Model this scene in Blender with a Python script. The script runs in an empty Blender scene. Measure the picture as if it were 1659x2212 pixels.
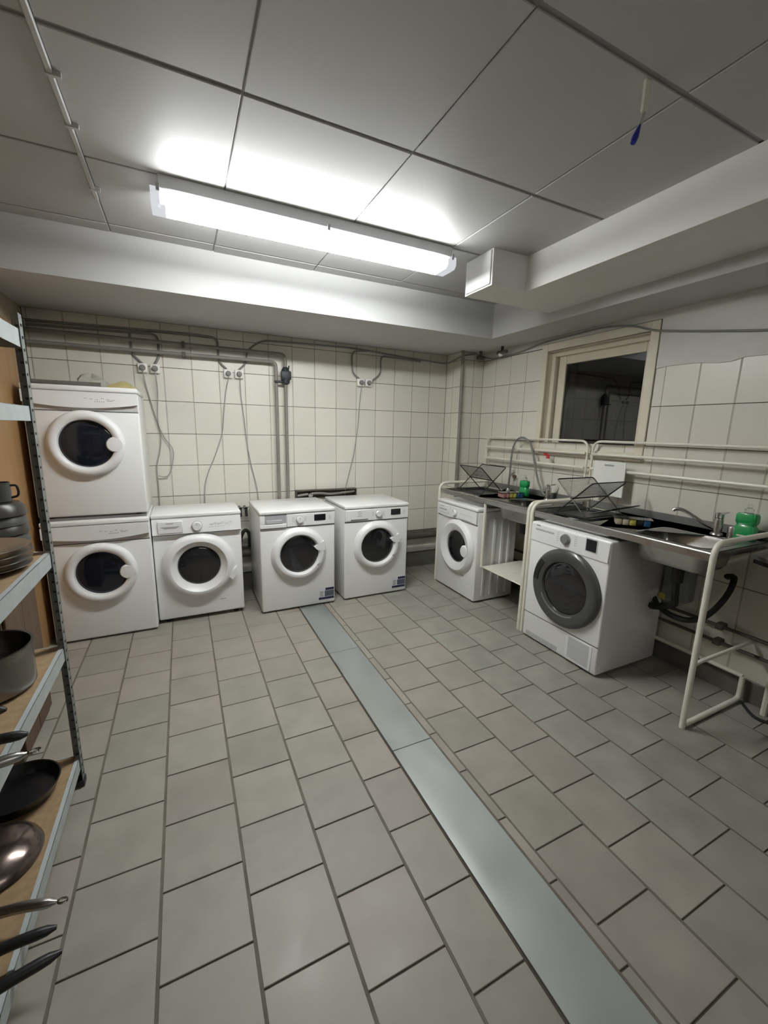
import bpy, bmesh, math, random
from mathutils import Vector, Matrix
random.seed(7)
SC = bpy.context.scene
COL = SC.collection
PI = math.pi

# ------------------------------------------------------------------ camera
F_PX = 893.8
R_ROW = ((0.9012799, -0.4327047, 0.0214753), (-0.0653424, -0.1847695, -0.9806073), (0.4282813, 0.8823984, -0.1948030))
cam_data = bpy.data.cameras.new('camera')
cam = bpy.data.objects.new('camera', cam_data)
COL.objects.link(cam)
r, d, f = (Vector(v) for v in R_ROW)
M = Matrix((r, -d, -f)).transposed().to_4x4()
M.translation = Vector((0, 0, 1.4933))
cam.matrix_world = M
cam_data.sensor_fit = 'VERTICAL'
cam_data.sensor_height = 24.0
cam_data.lens = F_PX / 2212 * 24.0
cam_data.clip_start = 0.05
SC.camera = cam

# ------------------------------------------------------------------ world, light levels, exposure
world = bpy.data.worlds.new('world')
SC.world = world
world.use_nodes = True
world.node_tree.nodes['Background'].inputs[0].default_value = (0.01, 0.012, 0.016, 1)
world.node_tree.nodes['Background'].inputs[1].default_value = 0.3
LAMP_STRENGTH = 92.0
COVER_GLOW = 3.0
LENS_GLOW = 90.0
FILL_LAMP_STRENGTH = 11.5
SC.view_settings.view_transform = 'Standard'
SC.view_settings.look = 'None'
SC.view_settings.gamma = 1.0
SC.view_settings.use_curve_mapping = False
SC.view_settings.exposure = 0.0
SC.cycles.use_denoising = True
SC.cycles.max_bounces = 10
SC.cycles.diffuse_bounces = 6
SC.cycles.sample_clamp_indirect = 6.0
SC.cycles.caustics_reflective = False
SC.cycles.caustics_refractive = False


# ------------------------------------------------------------------ materials
def principled(name, base, rough=0.5, metal=0.0, spec=0.5, coat=0.0):
    m = bpy.data.materials.new(name)
    m.use_nodes = True
    b = m.node_tree.nodes['Principled BSDF']
    b.inputs['Base Color'].default_value = (*base, 1)
    b.inputs['Roughness'].default_value = rough
    b.inputs['Metallic'].default_value = metal
    b.inputs['Specular IOR Level'].default_value = spec
    b.inputs['Coat Weight'].default_value = coat
    return m


def noisy(m, scale=8.0, amount=0.15, detail=4.0, bump=0.0, bump_scale=60.0, random_amount=0.0, stretch=(1, 1, 1), rough_var=0.0):
    """noise and per-object variation of the base colour, optional fine relief"""
    nt = m.node_tree
    b = nt.nodes['Principled BSDF']
    base = tuple(b.inputs['Base Color'].default_value)
    tc = nt.nodes.new('ShaderNodeNewGeometry')
    mp = nt.nodes.new('ShaderNodeMapping')
    mp.inputs['Scale'].default_value = stretch
    nt.links.new(tc.outputs['Position'], mp.inputs['Vector'])
    nz = nt.nodes.new('ShaderNodeTexNoise')
    nz.inputs['Scale'].default_value = scale
    nz.inputs['Detail'].default_value = detail
    nt.links.new(mp.outputs['Vector'], nz.inputs['Vector'])
    mr = nt.nodes.new('ShaderNodeMapRange')
    mr.inputs['From Min'].default_value = 0.25
    mr.inputs['From Max'].default_value = 0.75
    mr.inputs['To Min'].default_value = 1 - amount
    mr.inputs['To Max'].default_value = 1 + amount
    nt.links.new(nz.outputs['Fac'], mr.inputs['Value'])
    val = mr.outputs['Result']
    if random_amount:
        oi = nt.nodes.new('ShaderNodeObjectInfo')
        mr2 = nt.nodes.new('ShaderNodeMapRange')
        mr2.inputs['To Min'].default_value = 1 - random_amount
        mr2.inputs['To Max'].default_value = 1 + random_amount
        nt.links.new(oi.outputs['Random'], mr2.inputs['Value'])
        mu = nt.nodes.new('ShaderNodeMath')
        mu.operation = 'MULTIPLY'
        nt.links.new(val, mu.inputs[0])
        nt.links.new(mr2.outputs['Result'], mu.inputs[1])
        val = mu.outputs[0]
    vm = nt.nodes.new('ShaderNodeVectorMath')
    vm.operation = 'SCALE'
    vm.inputs[0].default_value = base[:3]
    nt.links.new(val, vm.inputs['Scale'])
    nt.links.new(vm.outputs['Vector'], b.inputs['Base Color'])
    if rough_var:
        r0 = b.inputs['Roughness'].default_value
        mr3 = nt.nodes.new('ShaderNodeMapRange')
        mr3.inputs['From Min'].default_value = 0.25
        mr3.inputs['From Max'].default_value = 0.75
        mr3.inputs['To Min'].default_value = max(0.02, r0 - rough_var)
        mr3.inputs['To Max'].default_value = min(1, r0 + rough_var)
        nt.links.new(nz.outputs['Fac'], mr3.inputs['Value'])
        nt.links.new(mr3.outputs['Result'], b.inputs['Roughness'])
    if bump:
        n2 = nt.nodes.new('ShaderNodeTexNoise')
        n2.inputs['Scale'].default_value = bump_scale
        n2.inputs['Detail'].default_value = 3
        nt.links.new(mp.outputs['Vector'], n2.inputs['Vector'])
        bp = nt.nodes.new('ShaderNodeBump')
        bp.inputs['Strength'].default_value = bump
        bp.inputs['Distance'].default_value = 0.002
        nt.links.new(n2.outputs['Fac'], bp.inputs['Height'])
        nt.links.new(bp.outputs['Normal'], b.inputs['Normal'])
    return m


def emission(name, col, strength):
    m = bpy.data.materials.new(name)
    m.use_nodes = True
    nt = m.node_tree
    nt.nodes.remove(nt.nodes['Principled BSDF'])
    e = nt.nodes.new('ShaderNodeEmission')
    e.inputs['Color'].default_value = (*col, 1)
    e.inputs['Strength'].default_value = strength
    nt.links.new(e.outputs[0], nt.nodes['Material Output'].inputs['Surface'])
    return m


def glassy(name, col, rough=0.0, ior=1.45):
    m = principled(name, col, rough)
    b = m.node_tree.nodes['Principled BSDF']
    b.inputs['Transmission Weight'].default_value = 1.0
    b.inputs['IOR'].default_value = ior
    return m


MT = {}
MT['wall_tile'] = noisy(principled('glazed_cream_tile', (0.66, 0.635, 0.56), 0.32), 2.2, 0.04, random_amount=0.035)
MT['wall_grout'] = noisy(principled('dark_grout', (0.10, 0.09, 0.078), 0.9), 20, 0.2)
MT['wall_grout_light'] = noisy(principled('grey_grout', (0.44, 0.42, 0.365), 0.85), 9, 0.15)
MT['floor_grey'] = noisy(principled('grey_floor_tile', (0.270, 0.252, 0.217), 0.48), 7, 0.13, 8, bump=0.12, bump_scale=90, random_amount=0.07, rough_var=0.1)
MT['floor_pink'] = noisy(principled('pinkish_floor_tile', (0.288, 0.256, 0.224), 0.48), 7, 0.12, 8, bump=0.12, bump_scale=90, random_amount=0.06, rough_var=0.1)
MT['floor_green'] = noisy(principled('worn_greenish_floor_tile', (0.262, 0.256, 0.222), 0.55), 6, 0.2, 9, bump=0.12, bump_scale=90, random_amount=0.05, rough_var=0.1)
MT['floor_grout'] = noisy(principled('dark_floor_grout', (0.068, 0.056, 0.044), 0.95), 14, 0.3)
MT['floor_grout_light'] = noisy(principled('brown_floor_grout', (0.135, 0.118, 0.098), 0.95), 9, 0.25)
MT['ceiling'] = noisy(principled('ceiling_panel_white', (0.46, 0.46, 0.455), 0.5), 3, 0.03, random_amount=0.03)
MT['ceiling_back'] = principled('ceiling_gap', (0.34, 0.34, 0.345), 0.9)
MT['paint'] = noisy(principled('white_wall_paint', (0.50, 0.50, 0.495), 0.6), 4, 0.03)
MT['duct_paint_lit'] = noisy(principled('lightened_white_paint', (0.80, 0.795, 0.77), 0.55), 4, 0.03)  # soffit white made lighter, standing in for stronger light on the duct
MT['plaster'] = noisy(principled('rough_white_plaster', (0.62, 0.615, 0.59), 0.8), 5, 0.06, bump=0.3, bump_scale=25)
MT['soffit_under'] = principled('grey_white_paint', (0.50, 0.49, 0.47), 0.7)
MT['window_paint'] = noisy(principled('cream_gloss_paint', (0.66, 0.61, 0.50), 0.4), 10, 0.04)
MT['pane'] = glassy('window_glass', (0.93, 0.96, 0.97), 0.0, 1.5)
MT['night'] = principled('night_black', (0.004, 0.0045, 0.005), 0.95)  # near-black colour stands for the night dark outside the window
MT['channel'] = noisy(principled('galvanised_steel_cover', (0.53, 0.56, 0.55), 0.34, 0.8), 1.6, 0.10, 2, stretch=(2, 1, 1), rough_var=0.08)
MT['appliance'] = principled('white_enamel', (0.79, 0.79, 0.785), 0.28, coat=0.2)
MT['appliance_panel'] = principled('white_plastic', (0.76, 0.76, 0.765), 0.35)
MT['panel_shade'] = principled('shaded_white_plastic', (0.55, 0.54, 0.53), 0.5)  # white plastic darkened to stand for shade
MT['appliance_grey'] = principled('light_grey_plastic', (0.45, 0.45, 0.46), 0.45)
MT['side_grey'] = principled('blueish_grey_enamel', (0.55, 0.57, 0.60), 0.4)
MT['mark'] = principled('grey_print', (0.36, 0.36, 0.38), 0.6)
MT['dark_mark'] = principled('dark_grey_print', (0.12, 0.12, 0.13), 0.6)
MT['door_glass'] = principled('dark_door_glass', (0.012, 0.012, 0.014), 0.06, coat=0.4)
MT['door_glass_navy'] = principled('blue_black_door_glass', (0.008, 0.010, 0.018), 0.08, coat=0.4)
MT['display'] = principled('black_display', (0.008, 0.009, 0.012), 0.12)
MT['navy'] = principled('navy_print', (0.012, 0.016, 0.055), 0.4)
MT['navy_pale'] = principled('dark_blue_grey_print', (0.085, 0.10, 0.15), 0.4)
MT['sticker'] = principled('white_sticker', (0.66, 0.68, 0.70), 0.45)
MT['dark_ring'] = principled('dark_grey_plastic', (0.060, 0.060, 0.058), 0.3, coat=0.2)
MT['knob_grey'] = principled('silver_grey_knob', (0.28, 0.28, 0.28), 0.35, 0.6)
MT['black'] = principled('black_plastic', (0.012, 0.012, 0.013), 0.4)
MT['black_rubber'] = principled('black_rubber', (0.010, 0.010, 0.010), 0.7)
MT['steel'] = noisy(principled('brushed_steel', (0.46, 0.455, 0.44), 0.27, 1.0), 4, 0.04, 2, rough_var=0.04)
MT['steel_worn'] = noisy(principled('worn_steel_worktop', (0.23, 0.225, 0.215), 0.38, 0.75), 5, 0.06, 3, rough_var=0.05)
MT['steel_matte'] = principled('matte_steel', (0.27, 0.27, 0.265), 0.42, 0.6)
MT['chrome'] = principled('chrome', (0.80, 0.80, 0.80), 0.1, 1.0)
MT['frame_white'] = noisy(principled('cream_white_tube_paint', (0.72, 0.69, 0.60), 0.35), 25, 0.05)
MT['galv'] = noisy(principled('galvanised_post', (0.24, 0.26, 0.255), 0.5, 0.6), 30, 0.2, rough_var=0.1)
MT['galv_light'] = noisy(principled('pale_galvanised_lip', (0.48, 0.52, 0.53), 0.5, 0.4), 20, 0.08)
MT['board'] = noisy(principled('brown_chipboard', (0.29, 0.195, 0.105), 0.7), 40, 0.18, 6)
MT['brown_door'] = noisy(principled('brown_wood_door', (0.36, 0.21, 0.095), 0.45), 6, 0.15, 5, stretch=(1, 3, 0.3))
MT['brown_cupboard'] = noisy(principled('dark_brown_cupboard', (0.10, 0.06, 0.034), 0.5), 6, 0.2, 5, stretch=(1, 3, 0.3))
MT['beige_wall'] = noisy(principled('beige_wall_paint', (0.40, 0.33, 0.24), 0.7), 4, 0.05)
MT['pipe_paint'] = noisy(principled('grey_painted_pipe', (0.21, 0.20, 0.178), 0.45), 12, 0.1)
MT['pipe_dark'] = noisy(principled('dark_brown_pipe', (0.085, 0.07, 0.058), 0.55), 12, 0.2)
MT['cable_grey'] = principled('grey_cable', (0.20, 0.20, 0.19), 0.6)
MT['cord_pale'] = principled('pale_grey_cord', (0.32, 0.32, 0.30), 0.55)
MT['outlet'] = principled('outlet_white', (0.74, 0.73, 0.69), 0.35)
MT['valve'] = principled('dark_slate_valve', (0.018, 0.022, 0.028), 0.5)
MT['plinth'] = noisy(principled('grey_concrete_plinth', (0.13, 0.125, 0.11), 0.9), 8, 0.2)
MT['ledge'] = noisy(principled('pale_concrete', (0.32, 0.31, 0.28), 0.9), 8, 0.15)
MT['green'] = principled('green_detergent', (0.015, 0.30, 0.085), 0.25, coat=0.3)
MT['clear'] = glassy('clear_plastic', (0.95, 0.97, 0.97), 0.15, 1.35)
MT['yellow'] = principled('yellow_sponge', (0.50, 0.43, 0.08), 0.9)
MT['pink'] = principled('pink_sponge', (0.38, 0.20, 0.19), 0.9)
MT['blue'] = principled('blue_sponge', (0.02, 0.09, 0.20), 0.9)
MT['cream_sponge'] = principled('cream_sponge', (0.52, 0.47, 0.34), 0.9)
MT['net'] = principled('dark_wire', (0.035, 0.034, 0.033), 0.4, 0.5)
MT['net_light'] = principled('grey_net_wire', (0.16, 0.16, 0.15), 0.45, 0.5)
MT['white_plastic'] = principled('white_board_plastic', (0.74, 0.74, 0.70), 0.4)
MT['red'] = principled('red_plastic', (0.45, 0.02, 0.02), 0.4)
MT['brown'] = principled('brown_plastic', (0.12, 0.065, 0.035), 0.5)
MT['pull_blue'] = principled('blue_plastic', (0.012, 0.022, 0.30), 0.35)
MT['pull_cream'] = principled('cream_plastic', (0.66, 0.63, 0.53), 0.5)
MT['fixture'] = principled('white_lamp_housing', (0.80, 0.82, 0.85), 0.45)
MT['lamp_tube'] = emission('lit_lamp_tube', (0.965, 0.99, 1.0), LAMP_STRENGTH)
MT['lamp_lens'] = emission('lit_prismatic_lens', (0.975, 0.995, 0.975), LENS_GLOW)
MT['lamp_glow'] = emission('glowing_clear_cover', (0.97, 1.0, 1.0), COVER_GLOW)
_nt = MT['lamp_glow'].node_tree
_mx = _nt.nodes.new('ShaderNodeMixShader')
_tr = _nt.nodes.new('ShaderNodeBsdfTransparent')
_mx.inputs[0].default_value = 0.45
_nt.links.new(_tr.outputs[0], _mx.inputs[1])
_nt.links.new(_nt.nodes['Emission'].outputs[0], _mx.inputs[2])
_nt.links.new(_mx.outputs[0], _nt.nodes['Material Output'].inputs['Surface'])
MT['fill_glow'] = emission('lit_fill_lamp_cover', (1.0, 0.98, 0.93), FILL_LAMP_STRENGTH)
MT['lamp_end'] = emission('glowing_end_cap', (0.93, 0.95, 1.0), 0.75)
_nt = MT['lamp_end'].node_tree
_mx = _nt.nodes.new('ShaderNodeMixShader')
_tr = _nt.nodes.new('ShaderNodeBsdfTransparent')
_mx.inputs[0].default_value = 0.7
_nt.links.new(_tr.outputs[0], _mx.inputs[1])
_nt.links.new(_nt.nodes['Emission'].outputs[0], _mx.inputs[2])
_nt.links.new(_mx.outputs[0], _nt.nodes['Material Output'].inputs['Surface'])
MT['pan_black'] = principled('black_nonstick', (0.012, 0.012, 0.013), 0.22)
MT['pan_brown'] = noisy(principled('brown_tinted_steel', (0.20, 0.16, 0.145), 0.22, 0.9), 12, 0.3, 5, rough_var=0.08)
MT['pot_steel'] = noisy(principled('stainless_pot', (0.27, 0.255, 0.235), 0.25, 1.0), 10, 0.08, rough_var=0.06)
MT['dark_crockery'] = principled('dark_brown_crockery', (0.030, 0.026, 0.022), 0.35)
MT['grey_crockery'] = principled('dark_grey_crockery', (0.055, 0.056, 0.053), 0.4)
MT['plate'] = principled('grey_steel_plate', (0.30, 0.285, 0.265), 0.25, 0.8)
MT['bag'] = principled('crumpled_clear_bag', (0.34, 0.325, 0.28), 0.3)
MT['bag_yellow'] = principled('yellowish_bag', (0.42, 0.36, 0.17), 0.35)
MT['lint_grey'] = principled('dark_grey_board', (0.12, 0.11, 0.10), 0.7)
MT['zinc_box'] = principled('grey_plastic_box', (0.20, 0.21, 0.21), 0.6)


# ------------------------------------------------------------------ mesh helpers
def box(bm, x0, x1, y0, y1, z0, z1, bevel=0.0, seg=1):
    g = bmesh.ops.create_cube(bm, size=1.0)
    vs = g['verts']
    for v in vs:
        v.co = Vector(((x0 + x1) / 2 + v.co.x * (x1 - x0), (y0 + y1) / 2 + v.co.y * (y1 - y0), (z0 + z1) / 2 + v.co.z * (z1 - z0)))
    if bevel:
        es = list({e for v in vs for e in v.link_edges})
        bmesh.ops.bevel(bm, geom=es, offset=bevel, segments=seg, affect='EDGES', profile=0.5)
    return vs


def fillet(pts, rad, n=5):
    """round the corners of a polyline"""
    pts = [Vector(p) for p in pts]
    out = [pts[0]]
    for i in range(1, len(pts) - 1):
        a, b, c = pts[i - 1], pts[i], pts[i + 1]
        u, w = (a - b), (c - b)
        lu, lw = u.length, w.length
        rr = min(rad, lu * 0.49, lw * 0.49)
        p0, p1 = b + u / lu * rr, b + w / lw * rr
        for k in range(n + 1):
            t = k / n
            out.append(p0 * (1 - t) ** 2 + b * 2 * t * (1 - t) + p1 * t ** 2)
    out.append(pts[-1])
    return out


def spline(pts, n=6):
    pts = [Vector(p) for p in pts]
    P = [pts[0] * 2 - pts[1]] + pts + [pts[-1] * 2 - pts[-2]]
    out = []
    for i in range(1, len(P) - 2):
        a, b, c, dd = P[i - 1], P[i], P[i + 1], P[i + 2]
        for k in range(n):
            t = k / n
            out.append(0.5 * ((2 * b) + (c - a) * t + (2 * a - 5 * b + 4 * c - dd) * t * t + (3 * b - a - 3 * c + dd) * t ** 3))
    out.append(pts[-1])
    return out


def tube(bm, pts, r, seg=8, cap=True):
    pts = [Vector(p) for p in pts]
    rings = []
    up = None
    n = len(pts)
    for i, p in enumerate(pts):
        t = (pts[min(i + 1, n - 1)] - pts[max(i - 1, 0)]).normalized()
        if up is None:
            up = Vector((0, 0, 1)) if abs(t.z) < 0.9 else Vector((1, 0, 0))
        side = t.cross(up).normalized()
        up = side.cross(t).normalized()
        rr = r[i] if isinstance(r, (list, tuple)) else r
        rings.append([bm.verts.new(p + (side * math.cos(2 * PI * k / seg) + up * math.sin(2 * PI * k / seg)) * rr) for k in range(seg)])
    for a, b in zip(rings, rings[1:]):
        for k in range(seg):
            bm.faces.new((a[k], b[k], b[(k + 1) % seg], a[(k + 1) % seg]))
    if cap:
        bm.faces.new(rings[0])
        bm.faces.new(list(reversed(rings[-1])))


def lathe(bm, prof, center=(0, 0, 0), axis='z', seg=32, close_start=False, close_end=False, ang=(0, 2 * PI)):
    """revolve (radius, height) pairs; axis 'z' upright, 'y' with height along y"""
    c = Vector(center)
    full = abs(ang[1] - ang[0] - 2 * PI) < 1e-6
    n = seg if full else seg + 1
    rings = []
    for (rr, h) in prof:
        ring = []
        for k in range(n):
            a = ang[0] + (ang[1] - ang[0]) * k / seg
            if axis == 'z':
                p = Vector((rr * math.cos(a), rr * math.sin(a), h))
            else:
                p = Vector((rr * math.cos(a), h, rr * math.sin(a)))
            ring.append(bm.verts.new(c + p))
        rings.append(ring)
    for a, b in zip(rings, rings[1:]):
        for k in range(seg):
            k2 = (k + 1) % n
            bm.faces.new((a[k], a[k2], b[k2], b[k]))
    if close_start:
        bm.faces.new(rings[0])
    if close_end:
        bm.faces.new(rings[-1])


def prism(bm, poly, y0, y1, axis='y'):
    """extrude a polygon of (a, b) pairs; axis 'y': (x, z) outline, 'z': (x, y), 'x': (y, z)"""
    def P(a, b, h):
        return {'y': (a, h, b), 'z': (a, b, h), 'x': (h, a, b)}[axis]
    lo = [bm.verts.new(P(a, b, y0)) for a, b in poly]
    hi = [bm.verts.new(P(a, b, y1)) for a, b in poly]
    bm.faces.new(lo)
    bm.faces.new(list(reversed(hi)))
    n = len(poly)
    for i in range(n):
        bm.faces.new((lo[i], hi[i], hi[(i + 1) % n], lo[(i + 1) % n]))


def rounded_rect(x0, x1, y0, y1, r, n=4):
    out = []
    for cx, cy, a0 in ((x1 - r, y1 - r, 0), (x0 + r, y1 - r, PI / 2), (x0 + r, y0 + r, PI), (x1 - r, y0 + r, 1.5 * PI)):
        for k in range(n + 1):
            a = a0 + PI / 2 * k / n
            out.append((cx + r * math.cos(a), cy + r * math.sin(a)))
    return out


def finish(name, bm, mat, smooth=True):
    bmesh.ops.recalc_face_normals(bm, faces=bm.faces)
    me = bpy.data.meshes.new(name)
    bm.to_mesh(me)
    bm.free()
    me.materials.append(MT[mat] if isinstance(mat, str) else mat)
    if smooth:
        me.shade_smooth()
        me.set_sharp_from_angle(angle=math.radians(38))
    return me


def obj(name, bm, mat, parent=None, smooth=True):
    o = bpy.data.objects.new(name, finish(name, bm, mat, smooth))
    if name in ('print', 'grille', 'vent', 'emblem'):
        o['kind'] = 'stuff'
    COL.objects.link(o)
    if parent:
        o.parent = parent
    return o


def inst(name, me, loc, parent=None, scale=None, mat=None):
    o = bpy.data.objects.new(name, me)
    o.location = loc
    if scale:
        o.scale = scale
    COL.objects.link(o)
    if parent:
        o.parent = parent
    if mat:
        o.material_slots[0].link = 'OBJECT'
        o.material_slots[0].material = MT[mat]
    return o


def thing(name, label, cat, loc=(0, 0, 0), rotz=0.0, group=None):
    o = bpy.data.objects.new(name, None)
    o.empty_display_size = 0.05
    o.location = loc
    o.rotation_euler = (0, 0, rotz)
    COL.objects.link(o)
    return tag(o, label, cat, group)


def tag(o, label, cat, group=None):
    o['label'] = label
    o['category'] = cat
    if group:
        o['group'] = group
    return o


def structure(o, label=None):
    o['kind'] = 'structure'
    if label:
        o['label'] = label
    return o


def copy_tree(o, parent=None):
    c = o.copy()
    COL.objects.link(c)
    if parent:
        c.parent = parent
    for ch in o.children:
        copy_tree(ch, c)
    return c


def nb():
    return bmesh.new()


def one(name, mat, fn, parent=None, **k):
    bm = nb()
    fn(bm)
    return obj(name, bm, mat, parent, **k)


# ------------------------------------------------------------------ room dimensions
XL, XR, YF, YB = -0.95, 2.85, -2.2, 3.88
ZC = 2.547          # ceiling
ZS = 2.278          # underside of the soffits
PX, PY = 2.588, 3.591  # corner pillar

# ------------------------------------------------------------------ floor
bm = nb()
box(bm, XL, XR, YF, YB, -0.10, -0.004)
floor = structure(obj('floor', bm, 'floor_grout', smooth=False), 'tiled floor of grey and pinkish square tiles with dark joints')
TP = 0.255
GX, GY = 0.0085, 0.0055
W_T, H_T = TP - GX, TP - GY


def tile_mesh(name, w, h, t, bevel, mat):
    bm = nb()
    vs = [(-w / 2, -h / 2), (w / 2, -h / 2), (w / 2, h / 2), (-w / 2, h / 2)]
    lo = [bm.verts.new((a, b, 0)) for a, b in vs]
    mid = [bm.verts.new((a, b, t - bevel)) for a, b in vs]
    hi = [bm.verts.new((a - math.copysign(bevel, a), b - math.copysign(bevel, b), t)) for a, b in vs]
    for A, B in ((lo, mid), (mid, hi)):
        for i in range(4):
            bm.faces.new((A[i], A[(i + 1) % 4], B[(i + 1) % 4], B[i]))
    bm.faces.new(hi)
    return finish(name, bm, mat, smooth=False)


FLOOR_TILE = tile_mesh('floor_tile', W_T, H_T, 0.006, 0.0015, 'floor_grey')
cols = []   # (x0, x1, phase of the joints)
x = -0.157
k = 0
phases = {0: 3.308, 1: 3.185, 2: 3.316, 3: 3.19, -1: 3.181, -2: 3.307, -3: 3.181, -4: 3.307}
for k in range(-4, 3):
    a, b = -0.157 + k * TP, -0.157 + (k + 1) * TP
    cols.append((max(a, XL), b, phases[k], 'L'))
cols.append((0.608, 0.797, 3.19, 'L'))
cols.append((1.018, 1.061, 3.31, 'R'))
for i in range(8):
    a, b = 1.061 + i * TP, 1.061 + (i + 1) * TP
    if a < XR - 0.02:
        cols.append((a, min(b, XR), 2.65 if i % 2 == 0 else 2.546, 'R' if i < 2 else 'G'))
far_bm = nb()
strip_bm = nb()
for (a, b, ph, zone) in cols:
    n0 = math.ceil((ph - YB) / TP)
    y = ph - n0 * TP + TP
    if a > -0.9:
        box(strip_bm, a - GX / 2, a + GX / 2, YF, YB, -0.004, -0.0005)
    while y > YF:
        y1, y0 = min(y, YB), max(y - TP, YF)
        y -= TP
        if y1 - y0 < 0.02:
            continue
        cx, cy = (a + b) / 2, (y0 + y1) / 2
        w, h = (b - a) - GX, (y1 - y0) - GY
        # tiles the photograph can show are pieces of their own
        seen = (cy > 0.25 and cx > -0.30 * cy - 0.35 and cx < 2.6 * cy + 0.3 and not (cy > 3.5 and (cx < 1.75)))
        if not seen:
            v = [(cx - w / 2, cy - h / 2), (cx + w / 2, cy - h / 2), (cx + w / 2, cy + h / 2), (cx - w / 2, cy + h / 2)]
            far_bm.faces.new([far_bm.verts.new((p, q, 0.0)) for p, q in v])
            continue
        rr = random.random()
        if zone == 'G':
            m = 'floor_green' if rr < 0.85 else 'floor_grey'
        elif zone == 'R':
            m = 'floor_pink' if rr < 0.75 else 'floor_grey'
        else:
            left = cx < -0.1
            m = 'floor_pink' if rr < (0.45 if left else 0.22) or (cx > 0.5 and rr < 0.55) else 'floor_grey'
        o = inst('tile', FLOOR_TILE, (cx, cy, -0.006 + random.uniform(-0.0004, 0.0004)), floor, (w / W_T, h / H_T, 1), m)
o = obj('tile_field', far_bm, 'floor_grey', floor, smooth=False)
o['kind'] = 'stuff'
o = obj('joint_strip', strip_bm, 'floor_grout_light', floor, smooth=False)
o['kind'] = 'stuff'

# ------------------------------------------------------------------ tiled walls
RZ = [0.128 + 0.2591 * k for k in range(0, 9)]     # heights of the level joints
VG, HG = 0.0085, 0.0042
TW, TH = 0.2065 - VG, 0.2591 - HG
WALL_TILE = tile_mesh('wall_tile', TW, TH, 0.005, 0.0012, 'wall_tile')


def wall_tiles(wall, origin, uax, u_lines, z_lines, normal_rot, keep=lambda u, z: True, solo=lambda u, z: True, skip=None):
    """tiles of a wall: u along the wall from origin; each visible tile a piece"""
    rest = nb()
    grout = nb()
    uv = Vector(uax)
    nrm = Vector((0, 0, 1)).cross(uv) * -1
    og = Vector(origin)
    rot = Matrix((uv, Vector((0, 0, 1)), uv.cross(Vector((0, 0, 1))))).transposed().to_euler()
    nv = uv.cross(Vector((0, 0, 1)))
    for i in range(len(u_lines) - 1):
        for j in range(len(z_lines) - 1):
            u0, u1, z0, z1 = u_lines[i], u_lines[i + 1], z_lines[j], z_lines[j + 1]
            w, h = u1 - u0 - VG, z1 - z0 - HG
            if w < 0.012 or h < 0.012:
                continue
            cu, cz = (u0 + u1) / 2, (z0 + z1) / 2
            if not keep(cu, cz):
                continue
            base = og + uv * cu + Vector((0, 0, cz))
            if i > 0:
                c = og + uv * u0
                q = [c - uv * (VG / 2), c + uv * (VG / 2)]
                z_a, z_b = z0 + HG / 2, z1 - HG / 2
                lift = nv * 0.0035
                fs = [grout.verts.new(p + lift + Vector((0, 0, zz))) for p, zz in ((q[0], z_a), (q[1], z_a), (q[1], z_b), (q[0], z_b))]
                grout.faces.new(fs)
            if solo(cu, cz):
                o = inst('tile', WALL_TILE, base + nv * random.uniform(-0.0003, 0.0003), wall, (w / TW, h / TH, 1))
                o.rotation_euler = rot
            else:
                pts = [base + uv * a * w / 2 + Vector((0, 0, b * h / 2)) + nv * 0.004 for a, b in ((-1, -1), (1, -1), (1, 1), (-1, 1))]
                rest.faces.new([rest.verts.new(p) for p in pts])
    if len(rest.faces):
        o = obj('tile_field', rest, 'wall_tile', wall, smooth=False)
        o['kind'] = 'stuff'
    else:
        rest.free()
    o = obj('joint_strip', grout, 'wall_grout_light', wall, smooth=False)
    o['kind'] = 'stuff'


# back wall (north)
bm = nb()
box(bm, XL - 0.12, XR + 0.12, YB, YB + 0.12, -0.1, ZC + 0.1)
wall_back = structure(obj('wall_back', bm, 'wall_grout', smooth=False), 'cream tiled back wall behind the row of washing machines')
ul = [XL] + [0.108 + 0.2065 * k for k in range(-5, 12)] + [PX]
zl = [0.0] + RZ + [ZS]
wall_tiles(wall_back, (0, YB, 0), (1, 0, 0), ul, zl, None, solo=lambda u, z: z > 0.86 or u > 1.8 or 0.3 < u < 0.6)

# corner pillar with its own tiles
bm = nb()
box(bm, PX + 0.004, XR, PY + 0.004, YB, 0, ZS)
pillar = structure(obj('trim_1', bm, 'wall_grout', smooth=False), 'tiled boxed-in pipe shaft in the back right corner')
wall_tiles(pillar, (PX + 0.004, 0, 0), (0, -1, 0), [-YB, -3.755, -PY], zl, None)
wall_tiles(pillar, (0, PY + 0.004, 0), (1, 0, 0), [PX, 2.725, XR], zl, None)

# right wall (east) with the window opening
WY0, WY1, WZ0, WZ1 = 1.86, 2.75, 1.36, 2.17
bm = nb()
box(bm, XR, XR + 0.25, YF, WY0, -0.1, ZC)
box(bm, XR, XR + 0.25, WY1, YB + 0.12, -0.1, ZC)
box(bm, XR, XR + 0.25, WY0, WY1, -0.1, WZ0)
box(bm, XR, XR + 0.25, WY0, WY1, WZ1, ZC)
wall_right = structure(obj('wall_right', bm, 'wall_grout', smooth=False), 'cream tiled right wall with the window and plaster above')
yl = [-PY] + [-(1.535 + 0.2065 * k) for k in range(9, -8, -1)] + [0.0]
wall_tiles(wall_right, (XR, 0, 0), (0, -1, 0), yl, [0.0] + RZ, None,
           keep=lambda u, z: not (-2.80 < u < -1.80 and z > 1.36) and (z < 1.95 or u < -2.7),
           solo=lambda u, z: u < -0.85 and (z > 0.9 or u > -1.6 or -2.75 < u < -2.1))
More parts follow.
